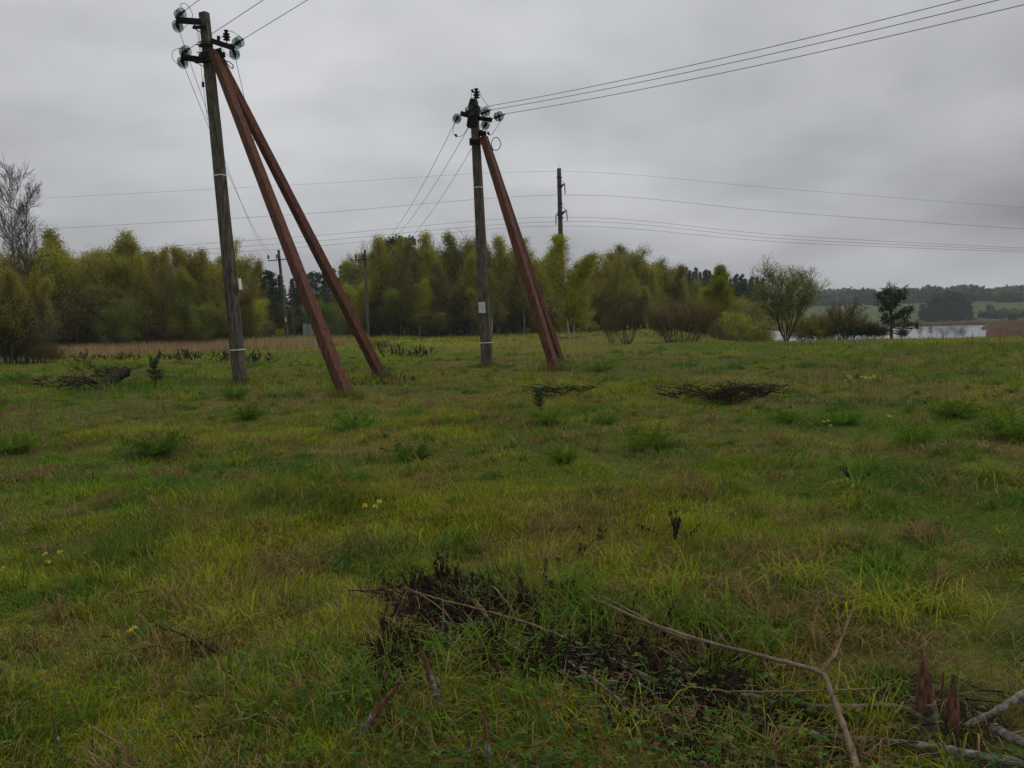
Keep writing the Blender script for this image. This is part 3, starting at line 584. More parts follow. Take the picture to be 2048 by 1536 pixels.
# wire between the far poles
# --- tall line pole
YC = 112.0; gC = col(1125, YC); tC = at(1118, 337, YC); C = empty('tall_power_pole', gC); tag(C, 'tall dark round transmission pole rising behind the yellow-green birch', 'power pole')
mb = MB(); n_ = 14
mb.tube([gC.lerp(tC, i / n_) for i in range(n_ + 1)], [.42 - .12 * i / n_ for i in range(n_ + 1)], 14); part(mb, 'post', mat_noise('dark_tarred_concrete', [(.3, (.03, .028, .026)), (.7, (.055, .05, .045))], 2, .9), C, True)
m_str = m_iron
def tall_arm(pa, pb, hang):
    a = at(*pa, YC); b = at(*pb, YC - .6); mb = MB(); mb.beam(a - Vector((0, 0, .15)), b, .38, .25, .1, .1, (0, 0, 1)); mb.tube([a + Vector((0, 0, .9)), b], .035, 5); part(mb, 'crossarm', m_iron, C)
    e = at(*hang, YC - .6); mb = MB(); d = (e - b).normalized(); L = (e - b).length; mb.tube([b, e], .03, 5)
    for i in range(9): mb.lathe([(.0, -.03), (.11, 0), (.12, .02), (.05, .08), (0, .08)], b + d * (L * (.12 + .085 * i)), -d, 10)
    part(mb, 'insulator_string', m_porc, C); return e
e1 = tall_arm((1121, 372), (1129, 367), (1130.5, 390)); e2 = tall_arm((1123, 426), (1133, 420), (1135, 443)); e3 = tall_arm((1121, 427), (1112, 430), (1112, 452))
mb = MB()
for py in (355, 372, 408, 427, 436): p = at(1118 + (py - 337) * .035, py, YC); mb.lathe([(.36, -.06), (.42, -.05), (.42, .05), (.36, .06)], p, (0, 0, 1), 14)
mb.tube([tC, tC + Vector((0, 0, .7))], .02, 5); part(mb, 'clamp', m_iron, C)
def long_wire(ptsL, mid, ptsR, label, r=.021):
    """wire through three picture points given a real distance: falls away to both neighbours"""
    pts = [at(*p) for p in ptsL] + [mid] + [at(*p) for p in ptsR]; mb = MB(); mb.tube(curve_pts(pts, 14), r, 5)
    tag(mb.build('power_wire', m_farwire), label, 'power line', 'wires of the tall line')
g = 'tall line'
long_wire([(-420, 421, 118), (110, 395, 116), (620, 368, 114)], at(1118, 343, YC - .4), [(1560, 377, 108), (2048, 415, 104), (2500, 440, 100)], 'topmost faint wire strung across the sky over the tall dark pole', .015)
long_wire([(-420, 486, 118), (110, 457, 116), (620, 427, 114)], e1, [(1560, 424, 108), (2048, 458, 104), (2500, 484, 100)], 'second wire of the tall line, hanging from its upper insulator')
long_wire([(-420, 540, 122), (110, 508, 120), (620, 472, 117)], at(1122, 434, YC + .8), [(1560, 470, 111), (2048, 496, 108), (2500, 510, 104)], 'third wire of the tall line, passing behind the pole just under the lower arms')
long_wire([(-420, 556, 118), (110, 520, 116), (620, 483, 114)], e2, [(1560, 477, 108), (2048, 500, 104), (2500, 516, 100)], 'fourth wire of the tall line, under its lower right insulator')
long_wire([(-420, 566, 118), (110, 530, 116), (620, 493, 114)], e3, [(1560, 484, 108), (2048, 504, 104), (2500, 520, 100)], 'lowest wire of the tall line, hanging from its lower left insulator')
# --- pale cabinets under the trees
Yk = 83.0; pk = at(607, 676, Yk); pk.z = Hs(pk.x, Yk) + .2; K = empty('storage_cabinet', pk); tag(K, 'pale grey metal cabinet with a teal box on top, half hidden by the red strut', 'cabinet')
pr = at(632, 676, Yk); W_ = pr.x - pk.x
mb = MB(); mb.box((0, 0, 0), (W_ * .38, .7, 1.25)); mb.box((W_ * .41, .02, 0), (W_ * .8, .7, 1.25)); mb.box((W_ * .83, .05, 0), (W_ * 1.0, .7, 1.15)); o = mb.build('cabinet_body', m_panel, K, False)
mb = MB(); mb.box((W_ * .38, -.02, 0), (W_ * .41, .1, 1.3)); mb.box((W_ * .38, .0, 1.27), (W_ * .85, .72, 1.31)); mb.build('cabinet_frame', m_iron, K, False)
mb = MB(); mb.box((W_ * .05, .1, 1.262), (W_ * .4, .6, 1.95)); mb.box((W_ * .03, .08, 1.95), (W_ * .42, .62, 2.0)); mb.build('teal_box', m_teal, K, False)
pk = at(655, 674, Yk + 1); pk.z = Hs(pk.x, Yk + 1) + .2; K = empty('green_fence_panel', pk); tag(K, 'low dull green panel fence seen between the two red struts', 'fence')
mb = MB(); [mb.box((i * .42, 0, .1), (i * .42 + .38, .04, 1.3)) for i in range(5)]; mb.build('panel', mat_noise('dull_green_paint', [(.3, (.04, .07, .045)), (.7, (.09, .12, .08))], 1.5), K, False)
mb = MB(); [mb.box((i * .84 - .05, -.06, 0), (i * .84 + .01, -.005, 1.45)) for i in range(3)]; mb.build('fence_post', m_conc, K, False)
# ------------------------------------------------------------------ trees
def perp(d): 
    a = Vector((random.gauss(0, 1), random.gauss(0, 1), random.gauss(0, 1))); a = a - d * a.dot(d); return a.normalized() if a.length > 1e-6 else d.orthogonal().normalized()
class Tree:
    def __init__(s): s.w = MB(); s.b = MB(); s.leaf = []
    def limb(s, p, d, L, r, depth, P):
        n = P['seg'][depth] if depth < len(P['seg']) else 3
        pts = [p.copy()]; dd = d.copy()
        for i in range(n):
            dd = (dd + Vector((random.gauss(0, P['jit']), random.gauss(0, P['jit']), random.gauss(0, P['jit']) + P['up'][depth] / n))).normalized(); pts.append(pts[-1] + dd * (L / n))
        rr = [max(r * (1 - .8 * i / n), P['rmin']) for i in range(n + 1)]
        (s.w if depth == 0 else s.b).tube(pts, rr, 5 if depth == 0 else 4 if depth == 1 else 3, cap=False)
        if depth >= P['depth']:
            for q in pts[1:]: s.leaf.append((q, dd, L))
            return
        k = P['kids'][depth]
        for i in range(k):
            t = P['t0'][depth] + (1 - P['t0'][depth]) * (i + random.random()) / k; f = t * n; j = min(int(f), n - 1); q = pts[j].lerp(pts[j + 1], f - j); ax = (pts[j + 1] - pts[j]).normalized()
            ang = math.radians(random.gauss(P['ang'][depth], 9)); nd = (ax * math.cos(ang) + perp(ax) * math.sin(ang)).normalized()
            LL = L * P['len'][depth] * (P['shape'](t) if depth == P.get('sd', 0) else 1) * random.uniform(.7, 1.25)
            s.limb(q, nd, LL, max(rr[j] * .5, P['rmin']), depth + 1, P)
        s.leaf.append((pts[-1], dd, L * .3))
def leaves_mesh(pts, n, spread, size, cols, name='crown', flat=.0, mat=None, dens=None):
    P = np.array([tuple(p[0]) for p in pts]); idx = RNG.integers(0, len(P), n); c = P[idx] + RNG.normal(0, 1, (n, 3)) * spread
    a = RNG.normal(0, 1, (n, 3)); a /= np.linalg.norm(a, axis=1)[:, None]; b = RNG.normal(0, 1, (n, 3)); b -= a * (a * b).sum(1)[:, None]; b /= np.linalg.norm(b, axis=1)[:, None]
    s = size * RNG.uniform(.5, 1.3, n)[:, None]
    V = np.stack([c - a * s * .5, c + b * s * .35, c + a * s * .5, c - b * s * .35], 1).reshape(-1, 3); T = (np.arange(n) * 4)[:, None] + np.array([[0, 1, 2, 3]])
    cl = np.array(cols)[RNG.integers(0, len(cols), n)] * RNG.uniform(.75, 1.3, n)[:, None]
    return mesh_np(name, V, T, mat or m_leafattr, np.repeat(cl, 4, 0))
PROTO = {}
m_limb = mat_noise('brown_limb_bark', [(.3, (.04, .03, .022)), (.7, (.10, .075, .05))], 3, .9, 0, spec=.1)
def finish(key, name, t, n, spread, size, cols, wood, parts=('trunk', 'crown'), mat=None):
    r = empty(name, (0, 0, 0)); tr = t.w.build(parts[0], wood, r)
    if t.b.v: t.b.build('limbs', m_limb if wood is m_birch else wood, r)
    if n:
        c = leaves_mesh(t.leaf, n, spread, size, cols, parts[1], mat=mat); c.parent = r
    V = np.array([v for v in t.w.v + t.b.v]); top = max(V[:, 2].max(), max([p[0].z for p in t.leaf] or [0])); PROTO.setdefault(key, []).append((r, float(top), name)); r['proto'] = 1
YG = [(.28, .31, .03), (.24, .28, .025), (.33, .32, .04)]; OL = [(.25, .24, .04), (.20, .21, .035), (.27, .23, .05)]; MID = [(.15, .22, .025), (.12, .18, .02), (.18, .22, .03)]; BRW = [(.15, .11, .035), (.13, .115, .025), (.17, .12, .04)]
PIN = [(.026, .05, .022), (.038, .062, .027), (.02, .036, .018)]
birchP = dict(seg=(9, 4, 3, 2), jit=.05, up=(.0, .5, .3, .1), rmin=.012, depth=2, kids=(58, 9), t0=(.24, .1), ang=(52, 44), len=(.24, .42), shape=lambda t: max(.08, (1.04 - t)) ** 1.0 * 1.15 * min(1, .35 + t * 2.2))
def make_birch(seed, key, cols, n=14000, bare=False, fat=1.0):
    random.seed(seed); t = Tree(); P = dict(birchP); P['len'] = (.22 * fat, .42); t.limb(Vector((0, 0, 0)), Vector((0, 0, 1)), 10, .12, 0, P); finish(key, 'birch_tree', t, n, .25, .105, cols, m_birch if key in ('birch', 'front') else m_bark)
def make_round(seed, key, cols, n, stems=3, H_=8, fan=.22, name='broadleaf_tree', leafs=.17, spread=.2, jit=.1, kids=(11, 7, 3), ang=(42, 38, 35), lens=(.48, .5, .5), depth=2, t0=(.3, .15, .2), wood=None, up=(.25, .35, .2, .1), r=.09, shape=None, lo=.12, thin=.011):
    random.seed(seed); t = Tree(); P = dict(seg=(6, 4, 3, 2), jit=jit, up=up, rmin=thin, depth=depth, kids=kids, t0=t0, ang=ang, len=lens, shape=shape or (lambda t: 1.15 - .6 * t))
    for i in range(stems):
        a = 2 * math.pi * (i + random.random() * .6) / stems; f = fan * random.uniform(.3, 1.2); d = Vector((math.cos(a) * f, math.sin(a) * f, 1)).normalized()
        t.limb(Vector((math.cos(a) * lo, math.sin(a) * lo, 0)) * random.uniform(.5, 1.1) * (1 if stems > 1 else 0), d, H_ * random.uniform(.75, 1), r * random.uniform(.7, 1.1), 0, P)
    finish(key, name, t, n, spread, leafs, cols, wood or m_bark)
for s in (1, 2, 3): make_birch(s, 'birch', YG, 13000, fat=1 + .1 * s)
for s in (4, 5): make_birch(s, 'olive', OL, 13000, fat=1.25)
make_birch(8, 'thin', YG, 4500, fat=.8)
for s in (11, 12, 13, 14): make_round(s, 'alder', OL if s < 13 else YG, 17000, 3, 9, .10, 'alder_tree', .105, .3, kids=(30, 9), lens=(.24, .5), t0=(.14, .1), ang=(48, 45), up=(.1, .35, .2), shape=lambda u: max(.12, 1.12 - u) ** .8, jit=.13)
for s in (15,): make_round(s, 'willow', MID, 16000, 6, 6, .5, 'willow_tree', .12, .22, t0=(.1, .15, .2))
make_round(21, 'bare', None, 0, 1, 10, .0, 'bare_tree', kids=(24, 9, 4), lens=(.3, .45, .5), depth=3, t0=(.3, .1, .1), ang=(42, 36, 34), up=(0, .5, .3, .2), wood=m_twig, thin=.007)
make_round(22, 'bare', None, 0, 2, 10, .08, 'bare_tree', kids=(20, 9, 4), lens=(.34, .45, .5), depth=3, t0=(.25, .1, .1), ang=(44, 36, 34), up=(0, .5, .3, .2), wood=m_twig, thin=.007)
make_round(23, 'tallbare', None, 0, 1, 10, .0, 'bare_tree', kids=(34, 9, 4), lens=(.2, .5, .5), depth=3, t0=(.38, .1, .1), ang=(44, 38, 34), up=(0, .55, .3, .1), r=.045, wood=m_twig, thin=.0065, jit=.035, shape=lambda u: 1.3 - .75 * u)
make_round(31, 'shrub', BRW, 5200, 16, 4, .75, 'willow_shrub', .10, .12, kids=(9, 5, 3), lens=(.4, .5, .5), t0=(.3, .2, .2), r=.045, ang=(30, 35, 30), up=(.6, .3, .2, .1), lo=.5)
make_round(32, 'shrub', OL, 8000, 14, 4, .7, 'willow_shrub', .10, .14, kids=(9, 5, 3), lens=(.42, .5, .5), t0=(.25, .2, .2), r=.04, ang=(32, 35, 30), up=(.6, .3, .2, .1), lo=.5)
make_round(33, 'greenbush', YG, 7000, 9, 3, .7, 'green_bush', .10, .15, kids=(8, 4, 3), lens=(.45, .5, .5), t0=(.15, .2, .2), r=.03)
def make_pine(seed, key='pine'):
    random.seed(seed); t = Tree(); P = dict(seg=(8, 4, 3), jit=.07, up=(0, .35, .5), rmin=.015, depth=2, kids=(30, 5), t0=(.3, .35), ang=(72, 45), len=(.22, .45), shape=lambda u: (1.15 - u) ** .6)
    t.limb(Vector((0, 0, 0)), Vector((0, 0, 1)), 10, .15, 0, P); finish(key, 'pine_tree', t, 7000, .17, .2, PIN, m_pinebark, mat=m_leafcol)
make_pine(41); make_pine(42)
def make_spruce(seed):
    random.seed(seed); t = Tree(); t.w.tube([(0, 0, 0), (0, 0, 10)], [.14, .02], 6); r = []
    for z in np.arange(.8, 9.9, .28):
        R = (10 - z) * .2 + .08; k = max(5, int(14 * R / 2) + 3)
        for i in range(k):
            a = random.random() * 6.28; L = R * random.uniform(.7, 1.1); e = Vector((math.cos(a) * L, math.sin(a) * L, z - .22 * L + random.gauss(0, .06)))
            t.w.tube([(0, 0, z), e], [.02, .008], 3, cap=False)
            for q in range(5): t.leaf.append((Vector((0, 0, z)).lerp(e, .25 + .16 * q), e, L))
    finish('spruce', 'spruce_tree', t, 6500, .1, .22, PIN, m_pinebark, mat=m_leafcol)
make_spruce(51)
USED = set()
def plant(key, px, Y, top, label, group=None, cat='tree', wide=1.0, v=None, sink=0.0, base=None, rz=None):
    lst = PROTO[key]; i = random.randrange(len(lst)) if v is None else v; r, ht, nm = lst[i]
    g = col(px, Y) if base is None else base; Y = g.y; t = at(px, top, Y); h = max(t.z - g.z + sink, .3); s = h / ht
    if (key, i) in USED: o = copy_tree(r)
    else: o = r; USED.add((key, i))
    if 'proto' in o: del o['proto']
    o.location = g - Vector((0, 0, sink)); o.rotation_euler.z = random.uniform(0, 6.28) if rz is None else rz; o.scale = (s * wide, s * wide, s); tag(o, label, cat, group); return o
GF = 'trees along the forest edge'
LB = {'birch': 'yellow-green young birch in the dense row of trees along the forest edge', 'olive': 'dull olive slender tree in the dense row along the forest edge', 'alder': 'bushy olive alder in the dense forest edge behind the meadow', 'thin': 'thin sparse birch whose feathery top stands above the forest edge', 'bare': 'bare grey-twigged tree standing up out of the forest edge', 'pine': 'dark green pine standing deeper in the forest', 'willow': 'mid green round willow in front of the forest edge', 'spruce': 'dark distant spruce on the forested ridge'}
random.seed(99)
front = [ # px, top, Y, kind
 (25, 492, 62, 'alder'), (-60, 470, 60, 'alder'), (-140, 480, 62, 'birch'), (-230, 470, 60, 'alder'), (80, 505, 66, 'alder'), (120, 460, 66, 'birch'), (150, 485, 66, 'birch'), (178, 515, 66, 'alder'), (205, 500, 68, 'olive'), (238, 478, 67, 'birch'), (262, 505, 66, 'alder'), (283, 460, 67, 'birch'), (305, 480, 67, 'olive'), (325, 488, 68, 'thin'), (348, 512, 68, 'olive'), (372, 498, 70, 'birch'), (392, 495, 68, 'olive'), (415, 500, 69, 'birch'), (432, 508, 69, 'alder'), (448, 476, 70, 'thin'), (462, 512, 71, 'alder'), (488, 522, 74, 'olive'), (508, 530, 78, 'pine'),
 (700, 492, 86, 'bare'), (722, 470, 87, 'bare'), (748, 476, 84, 'birch'), (768, 482, 85, 'alder'), (787, 480, 88, 'pine'), (803, 478, 88, 'pine'), (820, 474, 85, 'thin'), (838, 495, 85, 'alder'), (858, 466, 86, 'birch'), (876, 490, 86, 'alder'), (893, 450, 88, 'bare'), (908, 466, 87, 'birch'), (926, 472, 88, 'bare'), (935, 492, 87, 'alder'), (962, 482, 88, 'birch'), (985, 480, 88, 'olive'), (1005, 474, 89, 'birch'), (1028, 478, 89, 'olive'), (1042, 472, 90, 'thin'), (1055, 500, 90, 'alder'), (1078, 522, 92, 'alder'), (1098, 548, 94, 'olive'),
 (1192, 530, 92, 'alder'), (1215, 508, 93, 'alder'), (1238, 503, 93, 'alder'), (1268, 492, 94, 'olive'), (1240, 498, 96, 'bare'), (1290, 510, 95, 'alder'), (1318, 522, 96, 'alder'), (1342, 535, 98, 'olive'), (1275, 490, 96, 'bare')]
for px, top, Y, k in front: plant(k, px, Y, top, LB[k], GF, wide={'birch': 1.2, 'olive': 1.15, 'alder': 1.1, 'thin': 1, 'bare': .9, 'pine': 1.3}[k])
# slim stems standing in front of the edge
random.seed(101); px = -200
while px < 1350:
    if not (500 < px < 700): k = random.choice(('olive', 'birch', 'alder', 'olive', 'thin')); plant(k, px, (64 if px < 520 else 82 if px < 1100 else 89) + random.uniform(-2, 3), float(np.interp(px, sorted(p[0] for p in front), [q[1] for q in sorted(front)])) + random.uniform(6, 70), LB[k], GF, wide=random.uniform(.8, 1.15))
    px += random.uniform(20, 44)
px = -200
while px < 1350:      # full low trees closing the edge down to the ground
    if not (505 < px < 700): plant(random.choice(('alder', 'alder', 'olive', 'shrub')), px, (63 if px < 520 else 81.5 if px < 1100 else 88) + random.uniform(-1, 2.5), random.uniform(555, 640), 'low bushy olive-green tree filling the foot of the forest edge', 'low trees at the foot of the forest edge', wide=random.uniform(1.3, 1.9))
    px += random.uniform(13, 26)
sk = sorted([(p, t) for p, t, _, _ in front]); skx = [p for p, _ in sk]; skt = [t for _, t in sk]
# second and third rows fill the wood behind the edge
def row(px0, px1, step, Y, dy, ks, lift):
    px = px0
    while px < px1:
        if not (520 < px < 690):
            t = float(np.interp(px, skx, skt)) + random.uniform(*lift); k = random.choice(ks); plant(k, px, Y + random.uniform(0, dy) + (18 if px > 690 else 0), min(t, 648), LB[k], GF, wide=1.25 if t < 580 else 1.8)
        px += step * random.uniform(.7, 1.3)
row(-220, 1400, 26, 71, 4, ['alder', 'olive', 'alder'], (60, 110)); row(-220, 1400, 24, 76, 6, ['alder', 'willow'], (100, 150)); row(-200, 1080, 34, 74, 5, ['alder', 'olive', 'birch', 'alder'], (18, 45)); row(-200, 1360, 36, 82, 8, ['alder', 'olive', 'pine'], (22, 50)); row(1180, 1370, 32, 84, 6, ['alder', 'olive'], (20, 50))
for px, top in ((1300, 520), (1325, 528), (1348, 540), (1368, 552), (1388, 562), (1310, 560), (1335, 570), (1375, 580)): plant('alder', px, 99 + random.random() * 5, top, 'dull olive tree where the wood slopes down to the far ridge', 'trees where the wood slopes down', wide=1.2)
# dark conifer gap
for px, top, Y in ((520, 545, 92), (535, 552, 100), (548, 541, 106), (566, 548, 112), (590, 556, 118), (612, 548, 112), (634, 556, 122), (655, 540, 116), (672, 536, 110), (690, 530, 104), (705, 545, 100), (600, 560, 130), (645, 545, 132), (1075, 520, 120), (1095, 525, 125), (1112, 530, 125), (1180, 524, 130), (1195, 522, 132), (715, 535, 112), (728, 545, 108), (680, 560, 98), (640, 585, 100), (560, 590, 96), (530, 600, 92), (600, 590, 104), (500, 575, 88), (1160, 530, 130)):
    plant('pine' if (px // 3) % 2 else 'spruce', px, Y, top, 'dark conifer in the gap between the two blocks of light green forest', 'dark conifers in the gap of the forest', wide=1.5)
for px, top, Y, wd in ((640, 588, 90, 1.1), (668, 600, 92, 1), (575, 600, 94, .9), (655, 622, 89, 1.1)): plant('willow', px, Y, top, 'low green willow below the dark conifers, between the red struts', 'low willows between the struts', wide=wd)
plant('bare', 655, 100, 545, 'faint bare tree above the dark conifers between the struts', wide=.8)
# lower bright bushes at the edge
for px, top, Y, lab in ((235, 590, 60, 'light green rounded tree low in front of the left forest edge'), (435, 598, 62, 'light green leafy bush beside the post of the nearer pole'), (370, 575, 64, 'dull green low tree in front of the left forest edge')): plant('willow', px, Y, top, lab, wide=1.0, cat='tree')
GU = 'undergrowth shrubs along the forest foot'
px = -180
while px < 1100:
    if not (510 < px < 700):
        Y = (63 if px < 520 else 84) + random.uniform(-1, 3); plant('shrub', px, Y, 650 - random.uniform(-6, 26) , 'leafless brownish shrub in the undergrowth at the foot of the forest', GU, 'shrub', wide=random.uniform(1.4, 2.0))
    px += random.uniform(22, 40)
for px, top in ((240, 655), (848, 658), (1180, 640), (1055, 655), (560, 655), (700, 650)): plant('greenbush', px, 62 if px < 500 else 82, top, 'small yellow-green bush sprouting at the foot of the trees', 'small bushes at the forest foot', 'shrub')
# near mass at the left edge
GN = 'thicket at the left edge of the picture'
for px, top, Y, wd in ((-60, 520, 38, 1.2), (-10, 500, 39, 1.1), (30, 535, 38, 1.1), (62, 560, 39, 1.1), (-40, 600, 36, 1.3), (-120, 500, 38, 1.4), (5, 560, 37, 1.2), (48, 545, 37.5, 1.2), (78, 552, 39, 1.1), (18, 545, 36.5, 1.3)): plant(random.choice(('thin', 'olive', 'thin')) if top < 565 else 'shrub', px, Y, top, 'dense brown-green thicket tree at the left edge of the meadow' if top < 565 else 'tangled twiggy shrub at the left edge of the meadow', GN, 'tree' if top < 565 else 'shrub', wide=wd)
for px in (-8, 4, 12, 21, 30, 38, 47, 55, 62, 70, 79, 86, 94): plant(random.choice(('tallbare', 'bare')), px, 36.5 + random.random() * 3, random.uniform(500, 650), 'slender bare sapling in the thicket at the left edge', GN, 'tree', wide=1.3)
for px in (-30, 5, 40, 72, 90, -70): plant('shrub', px, 36.5 + random.random() * 2, random.uniform(672, 705), 'tangled twiggy shrub at the left edge of the meadow', GN, 'shrub', wide=1.5)
plant('tallbare', 38, 42, 296, 'tallest bare grey tree at the left edge, with fine upright twigs', wide=.8); plant('tallbare', 68, 43, 342, 'bare tree just right of the tallest bare tree at the left edge', wide=.85); plant('tallbare', -30, 41, 345, 'bare tree cut off by the left edge of the picture', wide=.8)
# right of the middle: single trees
def front_birch():
    random.seed(61); t = Tree(); P = dict(birchP); P['len'] = (.24, .45); P['kids'] = (60, 8); P['t0'] = (.06, .15); P['shape'] = lambda u: (1.02 - u) ** .35 * (1 if u < .8 else .75) * (.75 + .25 * min(1, u * 4))
    t.limb(Vector((0, 0, 0)), Vector((-.02, 0, 1)), 10, .10, 0, P); t.limb(Vector((.5, .3, 0)), Vector((.05, 0, 1)), 8.4, .08, 0, P); finish('front', 'birch_tree', t, 42000, .2, .11, [(.32, .34, .02), (.36, .35, .03), (.27, .3, .02)], m_birch)
front_birch(); plant('front', 1138, 62, 470, 'single yellow-green birch with a white trunk before the tall dark pole', wide=1.15, rz=.3)
random.seed(62); t = Tree(); P = dict(birchP); P['len'] = (.36, .45); P['kids'] = (56, 8); t.limb(Vector((0, 0, 0)), Vector((0.01, 0, 1)), 10, .1, 0, P); finish('front2', 'birch_tree', t, 30000, .26, .13, [(.34, .34, .02), (.29, .3, .02), (.25, .27, .018)], m_bark)
plant('front2', 1440, 55, 532, 'yellow-green young tree with a thin twiggy top beside the round brown willow', wide=1.15, base=col(1440, 55))
PROTO['front2'][0][0].name = 'young_tree'
plant('greenbush', 1470, 52, 618, 'small yellow-green bush right of the yellow-green young tree', cat='shrub')
make_round(71, 'dome', [(.2, .135, .04), (.19, .16, .03), (.15, .13, .03)], 26000, 44, 4, 1.0, 'willow_shrub', .07, .14, kids=(10, 6, 3), lens=(.4, .5, .5), t0=(.25, .2, .2), r=.035, ang=(30, 35, 30), up=(.9, .3, .2, .1), lo=1.4)
plant('dome', 1362, 44, 592, 'wide rounded brown-olive willow shrub in the middle of the right half', cat='shrub', wide=1.05)
plant('shrub', 1252, 44, 595, 'loose reddish-brown shrub left of the wide rounded willow', cat='shrub', v=0, wide=.75)
plant('shrub', 1222, 47, 620, 'small loose brown shrub at the foot of the far alders', cat='shrub', v=0, wide=.7)
make_round(73, 'sparse', [(.2, .23, .03), (.16, .19, .025), (.25, .27, .045)], 42000, 8, 7, .5, 'willow_tree', .08, .17, kids=(11, 8, 4), lens=(.5, .42, .5), depth=3, thin=.009, t0=(.2, .15, .15), ang=(36, 34, 30), up=(.15, .55, .4, .2), r=.08, jit=.08)
plant('sparse', 1573, 43, 500, 'large globe-shaped sparse willow with a forked trunk before the lake', wide=1.12, rz=1.0)
plant('shrub', 1612, 46, 618, 'small leaning shrub right behind the globe-shaped willow', cat='shrub', v=1, wide=.9)
plant('greenbush', 1520, 48, 655, 'low green bush left of the globe-shaped willow', cat='shrub')
for px, top in ((1604, 632), (1628, 640), (1650, 630), (1672, 628), (1702, 622), (1742, 640), (1758, 650)): plant('shrub' if px % 4 else 'greenbush', px, 44.5 + random.random() * 2, top, 'low brown-green bush in the row between the globe-shaped willow and the lake', 'low bushes in front of the lake', 'shrub', wide=1.5)
for px, top, wd, v, lab in ((1688, 592, .8, 0, 'taller brownish bush between the globe-shaped willow and the dark pine'), (1655, 612, .8, 1, 'olive bush just right of the globe-shaped willow'), (1730, 640, .9, 0, 'low brown bush at the left foot of the dark pine')): plant('shrub', px, 45, top, lab, cat='shrub', v=v, wide=wd)
# the dark pine by the lake, built to its own outline
def lake_pine():
    random.seed(81); Y = 44.0; g = col(1783, Y); r = empty('pine_tree', g); tag(r, 'single dark irregular pine standing before the lake', 'tree'); t = Tree()
    trunk = [g, at(1783, 650, Y), at(1782, 620, Y), at(1781, 595, Y), at(1778, 576, Y)]; trunk = [p - g for p in trunk]; t.w.tube(curve_pts(trunk, 3), [.09 - .006 * i for i in range(13)], 6)
    limbs = [((1783, 655), (1810, 640), .3), ((1783, 655), (1835, 655), -.3), ((1783, 660), (1745, 655), .2), ((1783, 668), (1730, 662), -.4), ((1782, 640), (1758, 612), .2), ((1782, 630), (1808, 620), -.2), ((1782, 622), (1756, 590), -.3), ((1782, 615), (1810, 585), .2), ((1781, 608), (1800, 583), -.3), ((1781, 600), (1768, 582), .3), ((1781, 590), (1778, 574), 0), ((1782, 640), (1822, 618), .5), ((1783, 650), (1765, 640), .6), ((1783, 665), (1815, 668), .5), ((1783, 660), (1700, 668), .3), ((1783, 662), (1670, 664), -.3), ((1782, 625), (1792, 605), -.6), ((1782, 632), (1772, 605), -.6), ((1783, 645), (1795, 632), -.7), ((1782, 610), (1786, 590), .4)]
    for a, b, dz in limbs:
        p = at(*a, Y) - g; q = at(*b, Y + dz * 2) - g; m = p.lerp(q, .5) + Vector((0, 0, -.08)); t.w.tube(curve_pts([p, m, q], 3), [.035, .03, .027, .024, .02, .016, .012], 4); n = max(3, int((q - p).length * 5))
        for i in range(n):
            u = .35 + .65 * (i + 1) / n; c = p.lerp(q, u) + Vector((random.gauss(0, .05), random.gauss(0, .14), random.gauss(0, .06))); 
            for _ in range(2): e = c + Vector((random.gauss(0, .1), random.gauss(0, .12), abs(random.gauss(.1, .08)))); t.w.tube([c, e], [.012, .008], 3, cap=False); t.leaf.append((e, e, 1)); t.leaf.append((c, c, 1))
    tr = t.w.build('trunk', m_pinebark, r); c = leaves_mesh(t.leaf, 9000, .085, .09, [(.022, .042, .016), (.03, .05, .02), (.016, .03, .012)], 'crown', mat=m_leafcol); c.parent = r
lake_pine()
for px in (1838, 1862, 1885, 1912, 1928): plant('bare', px, 43, random.uniform(646, 658), 'sparse leafless bush standing against the lake water', 'leafless bushes before the lake', 'shrub', wide=1.9)
# far ridge of conifers behind the right-hand bushes
GR = 'dark spruces on the far ridge'
for i in range(30):
    px = 1335 + i * 6.6 + random.uniform(-2, 2); top = 532 + (px - 1340) * .135 + random.uniform(-5, 8); plant('spruce', px, 190 + random.uniform(0, 30), top, LB['spruce'], GR, wide=1.0)
for i in range(14): px = 1345 + i * 13; plant('pine', px, 175, 552 + (px - 1340) * .12 + random.uniform(0, 8), 'dark rounded pine below the spruces of the far ridge', GR, wide=1.4)
for i in range(12): px = 1330 + i * 16; plant('alder', px, 120 + random.uniform(0, 12), 590 + (px - 1340) * .1 + random.uniform(-5, 12), 'dull far tree on the slope behind the willows', 'dull trees on the slope behind the willows', wide=1.3)
